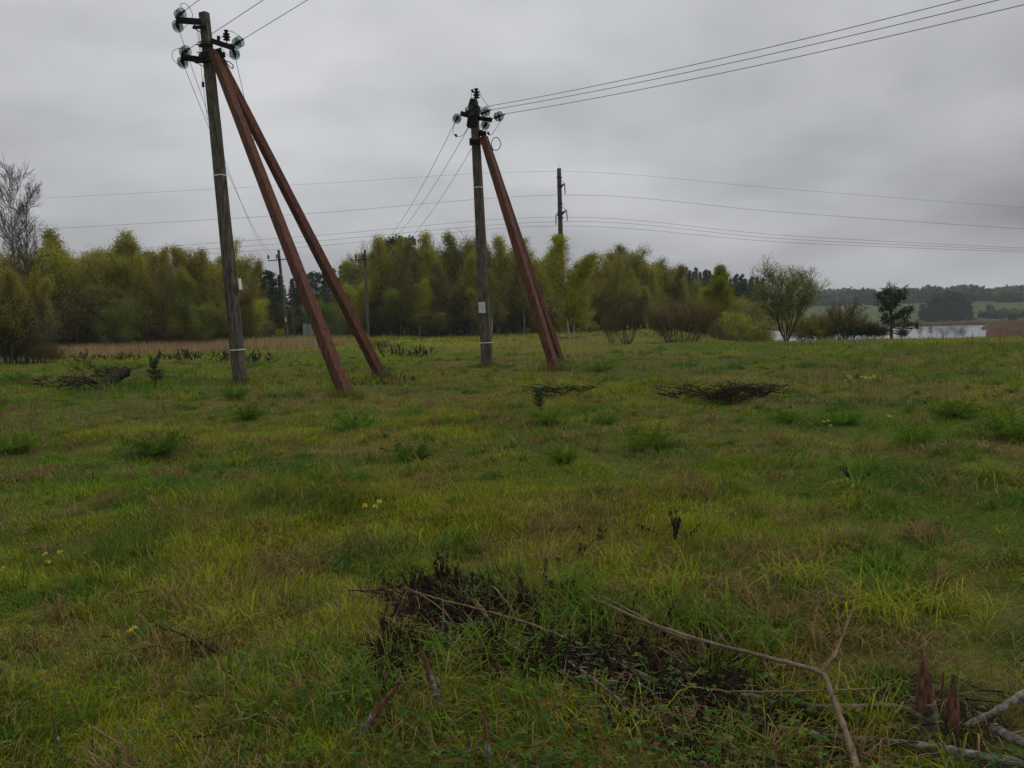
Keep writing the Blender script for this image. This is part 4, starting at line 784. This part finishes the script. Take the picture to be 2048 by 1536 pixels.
# wooded hills beyond the lake: one far mass
def far_wood(name, spots, label, cols, n=260):
    Vs, Ts, Cs, b = [], [], [], 0
    for x, y, h, w in spots:
        z = Hs(x, y); u = RNG.normal(0, 1, (n, 3)); u /= np.linalg.norm(u, axis=1)[:, None]; rr = RNG.random(n)[:, None] ** .4; k = 1 + .25 * np.sin(u[:, :1] * 5 + x) ; p = u * rr * np.array([[w / 2, w / 2, h / 2]]) * k; c = p + np.array([[x, y, z + h * .5]])
        a = RNG.normal(0, 1, (n, 3)); a /= np.linalg.norm(a, axis=1)[:, None]; d = RNG.normal(0, 1, (n, 3)); d -= a * (a * d).sum(1)[:, None]; d /= np.linalg.norm(d, axis=1)[:, None]; s = RNG.uniform(.5, 1.3, n)[:, None] * .13 * w
        V = np.stack([c - a * s, c + d * s * .6, c + a * s, c - d * s * .6], 1).reshape(-1, 3); T = (np.arange(n) * 4)[:, None] + np.array([[0, 1, 2, 3]]) + b; b += len(V)
        cc = np.array(cols[RNG.integers(0, len(cols))]) * RNG.uniform(.7, 1.2) * RNG.uniform(.75, 1.25, n)[:, None]; Vs.append(V); Ts.append(T); Cs.append(np.repeat(cc, 4, 0))
    tag(mesh_np(name, np.concatenate(Vs), np.concatenate(Ts), m_leafcol, np.concatenate(Cs)), label, 'wood', kind='stuff')
def azpx(px, r): a = math.atan2((px - 1024) / F, 1); return r * math.sin(a), r * math.cos(a)
FC = [(.10, .13, .05), (.07, .10, .045), (.13, .13, .06), (.055, .085, .045)]
sp_ = []
for i in range(150):
    px = random.uniform(1620, 1960); r = random.uniform(640, 760); x, y = azpx(px, r); sp_.append((x, y, random.uniform(8, 13), random.uniform(9, 16)))
far_wood('far_wood', sp_, 'hazy wooded hills beyond the lake left of the dark clump', FC)
sp_ = []
for i in range(190):
    px = random.uniform(1905, 2420); r = random.uniform(590, 690); x, y = azpx(px, r); sp_.append((x, y, random.uniform(5, 9), random.uniform(9, 15)))
for i in range(46):
    px = random.uniform(1930, 2400); r = random.uniform(440, 530); x, y = azpx(px, r); sp_.append((x, y, random.uniform(2.5, 5), random.uniform(4, 8)))
far_wood('hilltop_wood', sp_, 'wood and scattered bushes on the green hillside right of the lake', FC)
for px, top, r in ((1853, 606, 425), (1863, 600, 430), (1874, 594, 432), (1886, 586, 430), (1896, 588, 432), (1908, 582, 430), (1918, 586, 432), (1926, 600, 428), (1868, 618, 418), (1846, 620, 424), (1890, 610, 416), (1912, 608, 418), (1934, 622, 424), (1850, 615, 412), (1860, 612, 412), (1876, 608, 410), (1900, 604, 412), (1922, 606, 414), (1880, 620, 404), (1905, 622, 405), (1858, 625, 404), (1932, 616, 410), (1945, 628, 415), (1840, 628, 420)):
    r += 45; x, y = azpx(px, r); plant('pine', px, y, top, 'dark blue-green conifer in the clump on the far shore of the lake', 'dark clump of conifers on the far shore', wide=1.7, sink=3.5)
# ------------------------------------------------------------------ things in the grass
random.seed(7)
def stick(name, pts, r0, r1, mat, label, cat='branch', twigs=(), group=None, jit=.0018, sides=8, rough=.06, twigmat=None):
    """pts: (px, py, lift) along the stick"""
    P = [hit(*p) for p in pts]; c = curve_pts(P, 7); c = [p + Vector((random.gauss(0, jit), random.gauss(0, jit), random.gauss(0, jit * .6))) for p in c]; n = len(c)
    root = empty(name, c[0]); tag(root, label, cat, group)
    mb = MB(); mb.tube(c, [(r0 + (r1 - r0) * i / (n - 1)) * random.uniform(1 - rough, 1 + rough) for i in range(n)], sides); part(mb, 'stem', mat, root, True)
    for tw in twigs:
        Q = [hit(*p) for p in tw[0]]; q = curve_pts(Q, 5); q = [p + Vector((random.gauss(0, jit), random.gauss(0, jit), random.gauss(0, jit * .6))) for p in q]; m = len(q); mb = MB(); mb.tube(q, [tw[1] * (1 - .6 * i / (m - 1)) for i in range(m)], 5); part(mb, 'side_twig', twigmat or mat, root, True)
    return root
stick('fallen_branch', [(1180, 1195, .16), (1310, 1250, .17), (1430, 1288, .16), (1540, 1316, .15), (1640, 1346, .16), (1662, 1385, .14), (1690, 1460, .10), (1722, 1560, .06)], .0065, .0135, m_dead, 'long forked bare branch lying across the lower right grass', twigs=[([(1640, 1346, .16), (1664, 1318, .2), (1683, 1280, .25), (1700, 1228, .30), (1712, 1222, .31)], .0075), ([(1462, 1296, .16), (1436, 1262, .18), (1415, 1230, .2)], .003), ([(1655, 1400, .15), (1668, 1380, .17), (1676, 1360, .18)], .003)])
stick('fallen_branch', [(820, 1180, .14), (870, 1196, .13), (950, 1216, .12), (1030, 1238, .12), (1110, 1268, .1), (1165, 1292, .06)], .004, .0075, m_dead, 'thin brown branch lying across the blackened weeds', twigs=[([(835, 1185, .14), (880, 1215, .13), (905, 1245, .1), (925, 1275, .03)], .0035), ([(985, 1172, .16), (1010, 1200, .13), (1035, 1232, .08)], .0045), ([(960, 1218, .12), (935, 1190, .16), (915, 1170, .2)], .003)])
stick('fallen_branch', [(1130, 1320, .08), (1190, 1360, .1), (1250, 1410, .08), (1310, 1466, .05)], .0055, .004, m_pale, 'thin pale stick slanting down right below the long grass')
stick('fallen_branch', [(1215, 1318, .06), (1250, 1334, .07), (1290, 1352, .06), (1325, 1370, .04)], .010, .012, m_pale, 'short thick pale stick beside the dark twig litter')
stick('fallen_branch', [(1258, 1358, .05), (1290, 1362, .05), (1345, 1382, .03), (1375, 1400, .02)], .011, .008, m_pale, 'short pale stick just below the thick pale stick')
stick('fallen_branch', [(1145, 1376, .05), (1220, 1392, .05), (1290, 1410, .04)], .004, .003, m_pale, 'thin greyish twig lying level left of the dark litter')
stick('fallen_branch', [(1360, 1370, .10), (1470, 1383, .11), (1600, 1383, .12), (1700, 1379, .12), (1765, 1378, .12)], .003, .0045, m_dead, 'straight thin level twig crossing the forked branch')
stick('fallen_branch', [(1440, 1388, .04), (1500, 1392, .05), (1555, 1404, .04)], .010, .013, m_pale, 'short pale bark piece left of the forked branch')
stick('fallen_branch', [(1438, 1438, .04), (1470, 1448, .04), (1500, 1462, .03)], .011, .009, m_pale, 'short pale lichen-covered stick at the lower edge of the litter')
stick('fallen_branch', [(1490, 1440, .05), (1560, 1455, .05), (1640, 1470, .05), (1720, 1478, .05), (1800, 1486, .06), (1880, 1496, .06), (1960, 1512, .05), (2080, 1532, .04)], .009, .016, m_pale, 'long pale birch pole lying along the lower right corner')
stick('fallen_branch', [(1600, 1408, .06), (1680, 1414, .08), (1760, 1412, .08), (1810, 1418, .07), (1850, 1440, .05)], .009, .013, m_dead, 'brown bent branch lying left of the broken stumps')
stick('fallen_branch', [(1990, 1456, .08), (2030, 1478, .08), (2090, 1505, .06)], .018, .02, m_pale, 'pale broken log at the right edge in the foreground')
stick('fallen_branch', [(1930, 1452, .05), (1980, 1430, .09), (2020, 1405, .12), (2080, 1370, .16)], .012, .017, m_pale, 'mossy pale branch rising to the right edge')
stick('fallen_branch', [(315, 1250, .10), (360, 1268, .10), (400, 1284, .08), (435, 1305, .04)], .005, .008, m_darkwood, 'dark forked twig lying in the grass at the lower left', twigs=[([(392, 1281, .08), (330, 1290, .08), (260, 1302, .08), (195, 1310, .08)], .0035), ([(322, 1253, .1), (328, 1275, .1), (336, 1300, .08)], .0025)])
stick('fallen_branch', [(1200, 1190, .15), (1260, 1222, .15), (1330, 1262, .14), (1400, 1285, .12)], .005, .006, m_dead, 'brown twig lying among the long grass in the middle foreground')
stick('fallen_branch', [(185, 1455, .06), (240, 1490, .05), (275, 1530, .03)], .006, .005, m_dead, 'grey stick at the bottom left corner')
# litter sticks
random.seed(17)
for i in range(270):
    u = random.random(); px = 800 + 650 * u + random.gauss(0, 60); py = 1180 + 240 * u + random.gauss(0, 32)
    if i % 4 == 0: px = random.gauss(1380, 110); py = random.gauss(1415, 42)
    if i % 7 == 3: px = random.gauss(1130, 60); py = random.gauss(1290, 26)
    if i % 5 == 0: px = random.uniform(1100, 2040); py = random.uniform(1330, 1530)
    if i % 11 == 0: px = random.uniform(40, 2040); py = random.uniform(1180, 1530)
    a = random.gauss(.45, .6); L = random.uniform(35, 150); dx = math.cos(a) * L; dy = math.sin(a) * L * .55
    stick('litter_twig', [(px, py, .03 + random.random() * .06), (px + dx / 2, py + dy / 2 + random.uniform(-5, 5), .04 + random.random() * .06), (px + dx, min(py + dy, 1590), .02 + random.random() * .05)], .0035 * random.uniform(.6, 1.5), .002, random.choice((m_darkwood, m_dead, m_pale, m_darkwood, m_darkwood, m_darkwood)), 'small dry twig among the litter in the foreground brushwood', 'twig', group='twigs of the foreground litter')
# snapped saplings with rotten tops
def snag(base, top, r0, r1, label, lift=.0, jag=5, rotlen=.45):
    """base, top in pixels; the top stands at the base's own distance"""
    b = hit(*base); v = ray(*top); t = b.y / v.y * random.uniform(.985, 1.0); tp = Vector((v.x * t, v.y * t, v.z * t + EYE)); root = empty('snapped_sapling', b); tag(root, label, 'stump')
    m = b.lerp(tp, 1 - rotlen); ax = (tp - b).normalized(); bend = Vector((random.gauss(0, .01), random.gauss(0, .01), 0))
    mb = MB(); n = 7; mb.tube([(b - ax * .08).lerp(m, i / n) + bend * math.sin(3.14 * i / n) for i in range(n + 1)], [(r0 + (r0 * .8 - r0) * i / n) * random.uniform(.93, 1.07) for i in range(n + 1)], 9); part(mb, 'stem', m_pale, root, True)
    mb = MB(); side = ax.orthogonal().normalized(); s2 = ax.cross(side)
    for k in range(jag):
        a = 6.28 * k / jag; o = (side * math.cos(a) + s2 * math.sin(a)) * r0 * .38; L = 1 if k == 0 else random.uniform(.45, .9); q0 = m + o - ax * .03; q1 = m.lerp(tp, L) + o * .5
        mb.tube([q0, q0.lerp(q1, .4) + perp(ax) * r0 * .12, q0.lerp(q1, .75) + perp(ax) * r0 * .12, q1], [r0 * .5, r0 * .46, r0 * .36, r0 * random.uniform(.08, .24)], 6)
    part(mb, 'splintered_top', m_rot, root, False); return root
snag((700, 1500), (798, 1362), .020, .016, 'snapped sapling leaning right, with a rotten red-brown splintered end', rotlen=.5)
snag((880, 1425), (842, 1294), .017, .012, 'snapped sapling leaning left, its pointed tip reddish', rotlen=.4)
snag((990, 1560), (964, 1412), .013, .010, 'dark pointed snapped sapling at the bottom centre', rotlen=.45)
snag((948, 1560), (934, 1462), .012, .009, 'shortest snapped stick at the bottom edge beside the dark pointed one', rotlen=.3)
snag((1862, 1480), (1842, 1300), .036, .02, 'taller dark rotten stump at the lower right with jagged top', rotlen=.55, jag=7)
snag((1905, 1480), (1908, 1350), .032, .02, 'second jagged brown stump right of the taller dark stump', rotlen=.7, jag=6)
snag((1880, 1440), (1886, 1345), .010, .008, 'thin broken stick between the two jagged stumps', rotlen=.6, jag=4)
snag((130, 1530), (99, 1415), .006, .005, 'thin bare shoot standing in the bottom left corner', rotlen=.5, jag=3)
snag((188, 1545), (184, 1460), .005, .004, 'short thin shoot right of the bottom left shoot', rotlen=.3, jag=3)
# blackened withered weeds
def weed_proto(seed, h=.34, n=44):
    random.seed(seed); r = empty('withered_weed', (0, 0, 0)); mb = MB(); lf = MB()
    for s in range(random.choice((3, 4))):
        hs = random.uniform(.55, 1.1); d = Vector((random.gauss(0, .6), random.gauss(0, .6), .9)).normalized(); pts = [Vector((random.gauss(0, .04), random.gauss(0, .04), -.02))]
        for i in range(6): d = (d + Vector((random.gauss(0, .12), random.gauss(0, .12), 0))).normalized(); pts.append(pts[-1] + d * h * hs / 6)
        mb.tube(pts, [.0045 - .0005 * i for i in range(7)], 5)
        for k in range(n // 2):
            t = random.uniform(.3, 1) * 6; j = min(int(t), 5); q = pts[j].lerp(pts[j + 1], t - j); a = random.uniform(0, 6.28); o = Vector((math.cos(a), math.sin(a), 0)); L = random.uniform(.02, .06); w_ = random.uniform(.003, .009); sd = Vector((-o.y, o.x, 0)); b = [q, q + o * .012 + Vector((0, 0, .004)), q + o * .02 - Vector((0, 0, L * .45)), q + o * .014 - Vector((0, 0, L))]
            V = []; 
            for m, ww in zip(b, (.2, 1, .9, .15)): tw = random.gauss(0, .5); s3 = (sd * math.cos(tw) + o * math.sin(tw)) * w_ * ww; V += [m - s3, m + o * w_ * .5 * ww, m + s3]
            lf.add(V, [(i * 3 + c, i * 3 + c + 1, i * 3 + c + 4, i * 3 + c + 3) for i in range(3) for c in (0, 1)])
    mb.build('stalk', m_darkwood, r); lf.build('shrivelled_leaves', m_weed, r, False); return r
WP = [weed_proto(s) for s in (1, 2, 3, 4, 5)]; wused = set(); random.seed(23)
def weed(p, s, label, group):
    i = random.randrange(5); o = copy_tree(WP[i]) if i in wused else WP[i]; wused.add(i); o.location = p; o.rotation_euler.z = random.uniform(0, 6.28); o.scale = (s, s, s * random.uniform(.8, 1.15)); tag(o, label, 'weed', group)
for cx_, cy_, sx, sy, n in ((960, 1205, 62, 30, 34), (890, 1165, 45, 18, 12), (1010, 1235, 40, 22, 14), (790, 1310, 26, 26, 9), (830, 1245, 30, 30, 6), (1170, 1160, 25, 14, 6), (1230, 1230, 45, 25, 9), (1345, 1375, 60, 40, 16), (1420, 1400, 50, 30, 8), (1300, 1285, 60, 25, 9), (1110, 1290, 60, 30, 16), (1190, 1320, 50, 25, 10)):
    for _ in range(int(n * 1.7)): weed(hit(random.gauss(cx_, sx), random.gauss(cy_ + 35, sy)), random.uniform(.32, .66), 'blackened withered weed with drooping leaves in the foreground patch', 'blackened weeds of the foreground')
for x0, x1, y0, y1, n, lab in ((300, 460, 712, 724, 34, 'left'), (110, 290, 716, 722, 16, 'left'), (490, 545, 712, 728, 12, 'left'), (760, 860, 706, 716, 22, 'right'), (720, 780, 690, 700, 10, 'right')):
    for _ in range(n): p = hit(random.uniform(x0, x1), random.uniform(y0, y1)); weed(p, random.uniform(1.0, 2.0), 'dark dead stalk in the band of weeds %s' % ('left of the nearer pole' if lab == 'left' else 'between the two braced poles'), 'dark weed band %s' % ('left of the nearer pole' if lab == 'left' else 'between the two poles'))
for _ in range(26): p = hit(random.uniform(680, 830), random.uniform(762, 775)); weed(p, random.uniform(.4, .9), 'short dead weed at the foot of the far red strut', 'dead weeds at the strut foot')
for px, py in ((560, 770), (585, 765), (600, 745), (640, 740), (1185, 1090), (1350, 1075), (1160, 1130), (790, 905), (1705, 960), (1360, 1090)): weed(hit(px, py), .7, 'lone dark dead stalk standing in the green meadow', 'lone dead stalks in the meadow')
# feathery green clumps
def clump_proto(seed):
    random.seed(seed); V, T, C = [], [], []
    for s in range(60):
        a = random.uniform(0, 6.28); d = Vector((math.cos(a) * random.uniform(.1, 1), math.sin(a) * random.uniform(.1, 1), random.uniform(.5, 1.1))).normalized(); p = Vector((math.cos(a) * .05, math.sin(a) * .05, 0)); L = random.uniform(.2, .38); c0 = np.array((.07, .16, .012)) * random.uniform(.7, 1.4)
        for k in range(7):
            q = p + d * L * (k + 1) / 7; d = (d + Vector((0, 0, -.06))).normalized()
            for m in range(5):
                e = (perp(d) * .8 + d * .5).normalized(); sd = perp(e) * .006; l = random.uniform(.035, .07); i0 = len(V); V += [q - sd, q + sd, q + e * l]; T.append((i0, i0 + 1, i0 + 2)); C += [tuple(c0 * random.uniform(.8, 1.3))] * 3
    return mesh_np('foliage_clump', np.array([tuple(v) for v in V]), np.array(T), m_leafattr, np.array(C))
CP = [clump_proto(s) for s in (1, 2)]; cu = set()
clumps = [(1302, 905, 1.35, 'large bright feathery green clump right of centre'), (1095, 848, 1.2, 'dark green clump under the small leaning pine seedling'), (1213, 850, .8, 'small green clump between the pine seedling and the large bright clump'), (710, 868, 1.6, 'wide green clump below the feet of the near struts'), (828, 925, 1.1, 'dark green clump in the meadow left of centre'), (318, 912, 1.5, 'wide dark green clump in the left meadow'), (1205, 745, 1.3, 'dark green clump right of the feet of the middle struts'), (1910, 838, 1.2, 'green clump far out in the right meadow'), (1832, 895, 1.2, 'green clump in the right meadow with a dark base'), (470, 800, 1.1, 'low dark clump at the foot of the nearer pole'), (2030, 880, 1.5, 'dark clump at the right edge of the meadow'), (30, 905, 1.3, 'dark clump at the left edge of the meadow'), (1690, 850, 1.0, 'faint green clump in the right meadow'), (1130, 925, .8, 'low green clump in the middle of the meadow'), (30, 765, 1.0, 'small dark clump in the bright grass at the far left'), (1570, 845, .9, 'low green clump below the dark brush heap'), (500, 840, 1.2, 'dull green clump below the nearer pole')]
for px, py, s, lab in clumps:
    i = random.randrange(2); o = CP[i].copy() if i in cu else CP[i]
    if i in cu: COL.objects.link(o)
    cu.add(i); o.name = 'green_clump'; p = hit(px, py); o.location = p; o.rotation_euler.z = random.uniform(0, 6.28); s *= .62 * (1 + max(0, p.length - 9) * .03); o.scale = (s * 1.25, s * 1.25, s * 1.15); tag(o, lab, 'plant')
# pine seedlings
def seedling(px, py, top, label, lean=0):
    random.seed(px); g = hit(px, py); t = at(px + lean, top, g.y); h = t.z - g.z; r = empty('pine_seedling', g); tag(r, label, 'young pine'); T = Tree(); ax = (t - g); T.w.tube([(0, 0, 0), ax * .5 + Vector((.01, 0, 0)), ax], [.018, .012, .005], 5)
    for lv in (.28, .5, .72, .9):
        for k in range(5):
            a = random.uniform(0, 6.28); L = h * .3 * (1.15 - lv * .7); p = ax * lv; e = p + Vector((math.cos(a) * L, math.sin(a) * L, L * .75)); T.w.tube([p, p.lerp(e, .6) - Vector((0, 0, L * .1)), e], [.008, .006, .004], 4)
            for q in range(4): T.leaf.append((p.lerp(e, .35 + .2 * q), e, 1))
    T.leaf += [(ax * .97, ax, 1), (ax * 1.02, ax, 1)]
    T.w.build('trunk', m_pinebark, r); c = leaves_mesh(T.leaf, 1500, h * .04, h * .06, [(.045, .08, .03), (.06, .10, .035)], 'crown', mat=m_leafcol); c.parent = r
seedling(311, 776, 722, 'small dark pine seedling left of the nearer pole')
seedling(1082, 825, 780, 'leaning little pine seedling in the middle of the meadow', -8)
# dark mound and brush heaps
def mound():
    g = hit(222, 782); r = empty('rotting_log', g); tag(r, 'dark rotting tree log lying in the left meadow', 'log'); mb = MB(); p0 = hit(195, 780) - g; p1 = hit(252, 768) - g + Vector((0, 0, .28)); n = 9
    pts = [p0.lerp(p1, i / n) + Vector((0, random.gauss(0, .03), .05 + random.gauss(0, .015))) for i in range(n + 1)]; mb.tube(curve_pts(pts, 4), [(.06 + .075 * min(1, i / 12)) * random.uniform(.85, 1.15) for i in range(37)], 16); mb.v = [tuple(c + random.gauss(0, .012) for c in v) for v in mb.v]; mb.build('log_body', m_darkwood, r, False)
    mb = MB()
    for i in range(12): q = pts[random.randrange(10)]; e = q + Vector((random.gauss(-.3, .3), random.gauss(-.1, .2), random.uniform(.0, .3))); mb.tube([q, q.lerp(e, .5) + Vector((0, 0, .05)), e], [.03, .02, .008], 5)
    mb.build('branch_stub', m_darkwood, r)
mound()
def brush(x0, x1, y, n, hmax, label, seed, mat=m_darkwood, thick=.02, Ls=1.0):
    random.seed(seed); g = hit((x0 + x1) / 2, y); r = empty('brush_heap', g); tag(r, label, 'brush heap'); mb = MB(); tw = mb
    for i in range(n):
        p = hit(random.uniform(x0, x1), y + random.uniform(-4, 5)) - g + Vector((0, 0, random.uniform(0, hmax * .4))); a = random.choice((0, 3.14)) + random.gauss(0, .6); L = random.uniform(.4, 1.2) * Ls; e = p + Vector((math.cos(a) * L, math.sin(a) * L * .6, random.uniform(0, hmax))); m = p.lerp(e, .5) + Vector((0, 0, random.uniform(-.03, .08))); mb.tube(curve_pts([p, m, e], 4), [thick * random.uniform(.5, 1) * (1 - .09 * k) for k in range(9)], 5)
        for _ in range(12): q = m.lerp(e, random.uniform(-.6, 1)); f = q + Vector((random.gauss(0, .14), random.gauss(0, .14), random.uniform(-.05, .3) * hmax * 1.6)); tw.tube([q, f], [.005, .0025], 3)
    mb.build('branches', mat, r)
brush(1345, 1430, 800, 14, .3, 'dark heap of dead branches in the right meadow', 1, thick=.02, Ls=.8)
brush(1428, 1468, 806, 40, .28, 'reddish-brown twig bundle in front of the dark branch heap', 2, m_darkwood, .010, .45)
brush(1512, 1536, 794, 24, .22, 'small dark bundle of twigs at the right end of the branch heap', 3, Ls=.5)
brush(1095, 1165, 790, 16, .16, 'low dark litter of branches beyond the pine seedling', 4, Ls=.6)
brush(90, 160, 778, 22, .35, 'thin dead brush left of the dark rotting log', 5, m_darkwood, .014, .9)
brush(150, 250, 765, 16, .6, 'tall bent dead stems behind the dark rotting log', 6, m_darkwood, .012, 1.1)
brush(735, 800, 690, 14, .3, 'far low dead brush behind the far strut foot', 7, Ls=1.2)
g0 = hit(775, 672); mb = MB(); p0 = at(768, 655, 80); p1 = at(792, 670, 80); p1.z = max(p1.z, Hs(p1.x, p1.y) + .05); mb.tube([p0, p1], .06, 6); tag(mb.build('fallen_pole', m_bark), 'pale fallen stem leaning at the forest foot right of the small pole', 'branch')
# cowslips and other flowers
def cowslip(px, py, h, label, group=None, s=1.0, wild=False):
    g = hit(px, py); r = empty('cowslip', g); tag(r, label, 'flower', group); mb = MB(); top = Vector((random.gauss(0, .01), 0, h)); mb.tube([(0, 0, 0), top * .5, top], [.003 * s, .0025 * s, .002 * s], 5); mb.build('stem', m_stemg, r)
    mb = MB()
    for k in range(7):
        a = k * .9; o = Vector((math.cos(a) * .018, math.sin(a) * .018, random.uniform(-.02, .008))) * s; c = top + o
        mb.lathe([(.002 * s, .012 * s), (.006 * s, .0), (.011 * s, -.012 * s), (.004 * s, -.010 * s)], c, Vector((-o.x * 20, -o.y * 20, 1.2)), 7)
    mb.build('blossom', m_yellow, r)
m_stemg = leaf_mat('flower_stem', (.08, .13, .03), transl=.1)
random.seed(3)
for px, h, lab in ((731, .16, 'leftmost of the three yellow cowslips in the near meadow'), (750, .15, 'middle one of the three yellow cowslips in the near meadow'), (764, .19, 'rightmost and tallest of the three yellow cowslips in the near meadow')): cowslip(px, 1048, h, lab, s=.85)
for px in (1698, 1703, 1722, 1728, 1734, 1741, 1748, 1778): cowslip(px, 775 + random.uniform(-3, 3), .22, 'pale yellow cowslip in the row across the right meadow', 'row of cowslips in the right meadow', s=1.35)
for px, py in ((1646, 862), (1655, 860), (1662, 870), (1778, 848), (1782, 850), (1020, 770), (843, 745)): cowslip(px, py, .13, 'single small pale flower out in the meadow', 'single pale flowers in the meadow', s=.8)
for px, py in ((262, 1285), (268, 1278), (90, 1125), (95, 1140), (115, 1122), (5, 1155)): cowslip(px, py, .07, 'small yellow buttercup in the grass at the lower left', 'buttercups at the lower left', s=.75)
# tall single dry grass stalk
g = hit(1105, 1165); mb = MB(); t = at(1082, 998, g.y); mb.tube(curve_pts([g, g.lerp(t, .5) + Vector((-.01, 0, 0)), t]), [.0025] * 8 + [.0018] * 9, 4); tag(mb.build('dry_grass_stalk', leaf_mat('dry_stalk', (.33, .26, .13), transl=.1)), 'single tall pale dry grass stalk in the middle of the meadow', 'grass stalk')
# ------------------------------------------------------------------ remove unused prototypes
for key, lst in PROTO.items():
    for i, (r, _, _) in enumerate(lst):
        if (key, i) not in USED:
            for c in list(r.children): bpy.data.objects.remove(c)
            bpy.data.objects.remove(r)
# ------------------------------------------------------------------ air
HAZE = True
if HAZE:
    mb = MB(); mb.box((-1600, -1600, -14), (1600, 1600, 80)); me = mb
    m = bpy.data.materials.new('haze_air'); m.use_nodes = True; n = m.node_tree.nodes; n.remove(n['Principled BSDF']); v = n.new('ShaderNodeVolumePrincipled'); v.inputs['Color'].default_value = (.86, .9, .95, 1); v.inputs['Density'].default_value = .0003; v.inputs['Anisotropy'].default_value = .0
    m.node_tree.links.new(v.outputs[0], n['Material Output'].inputs['Volume']); tag(mb.build('haze', m, smooth=False), 'thin damp haze over the meadow and lake', 'haze', kind='stuff')
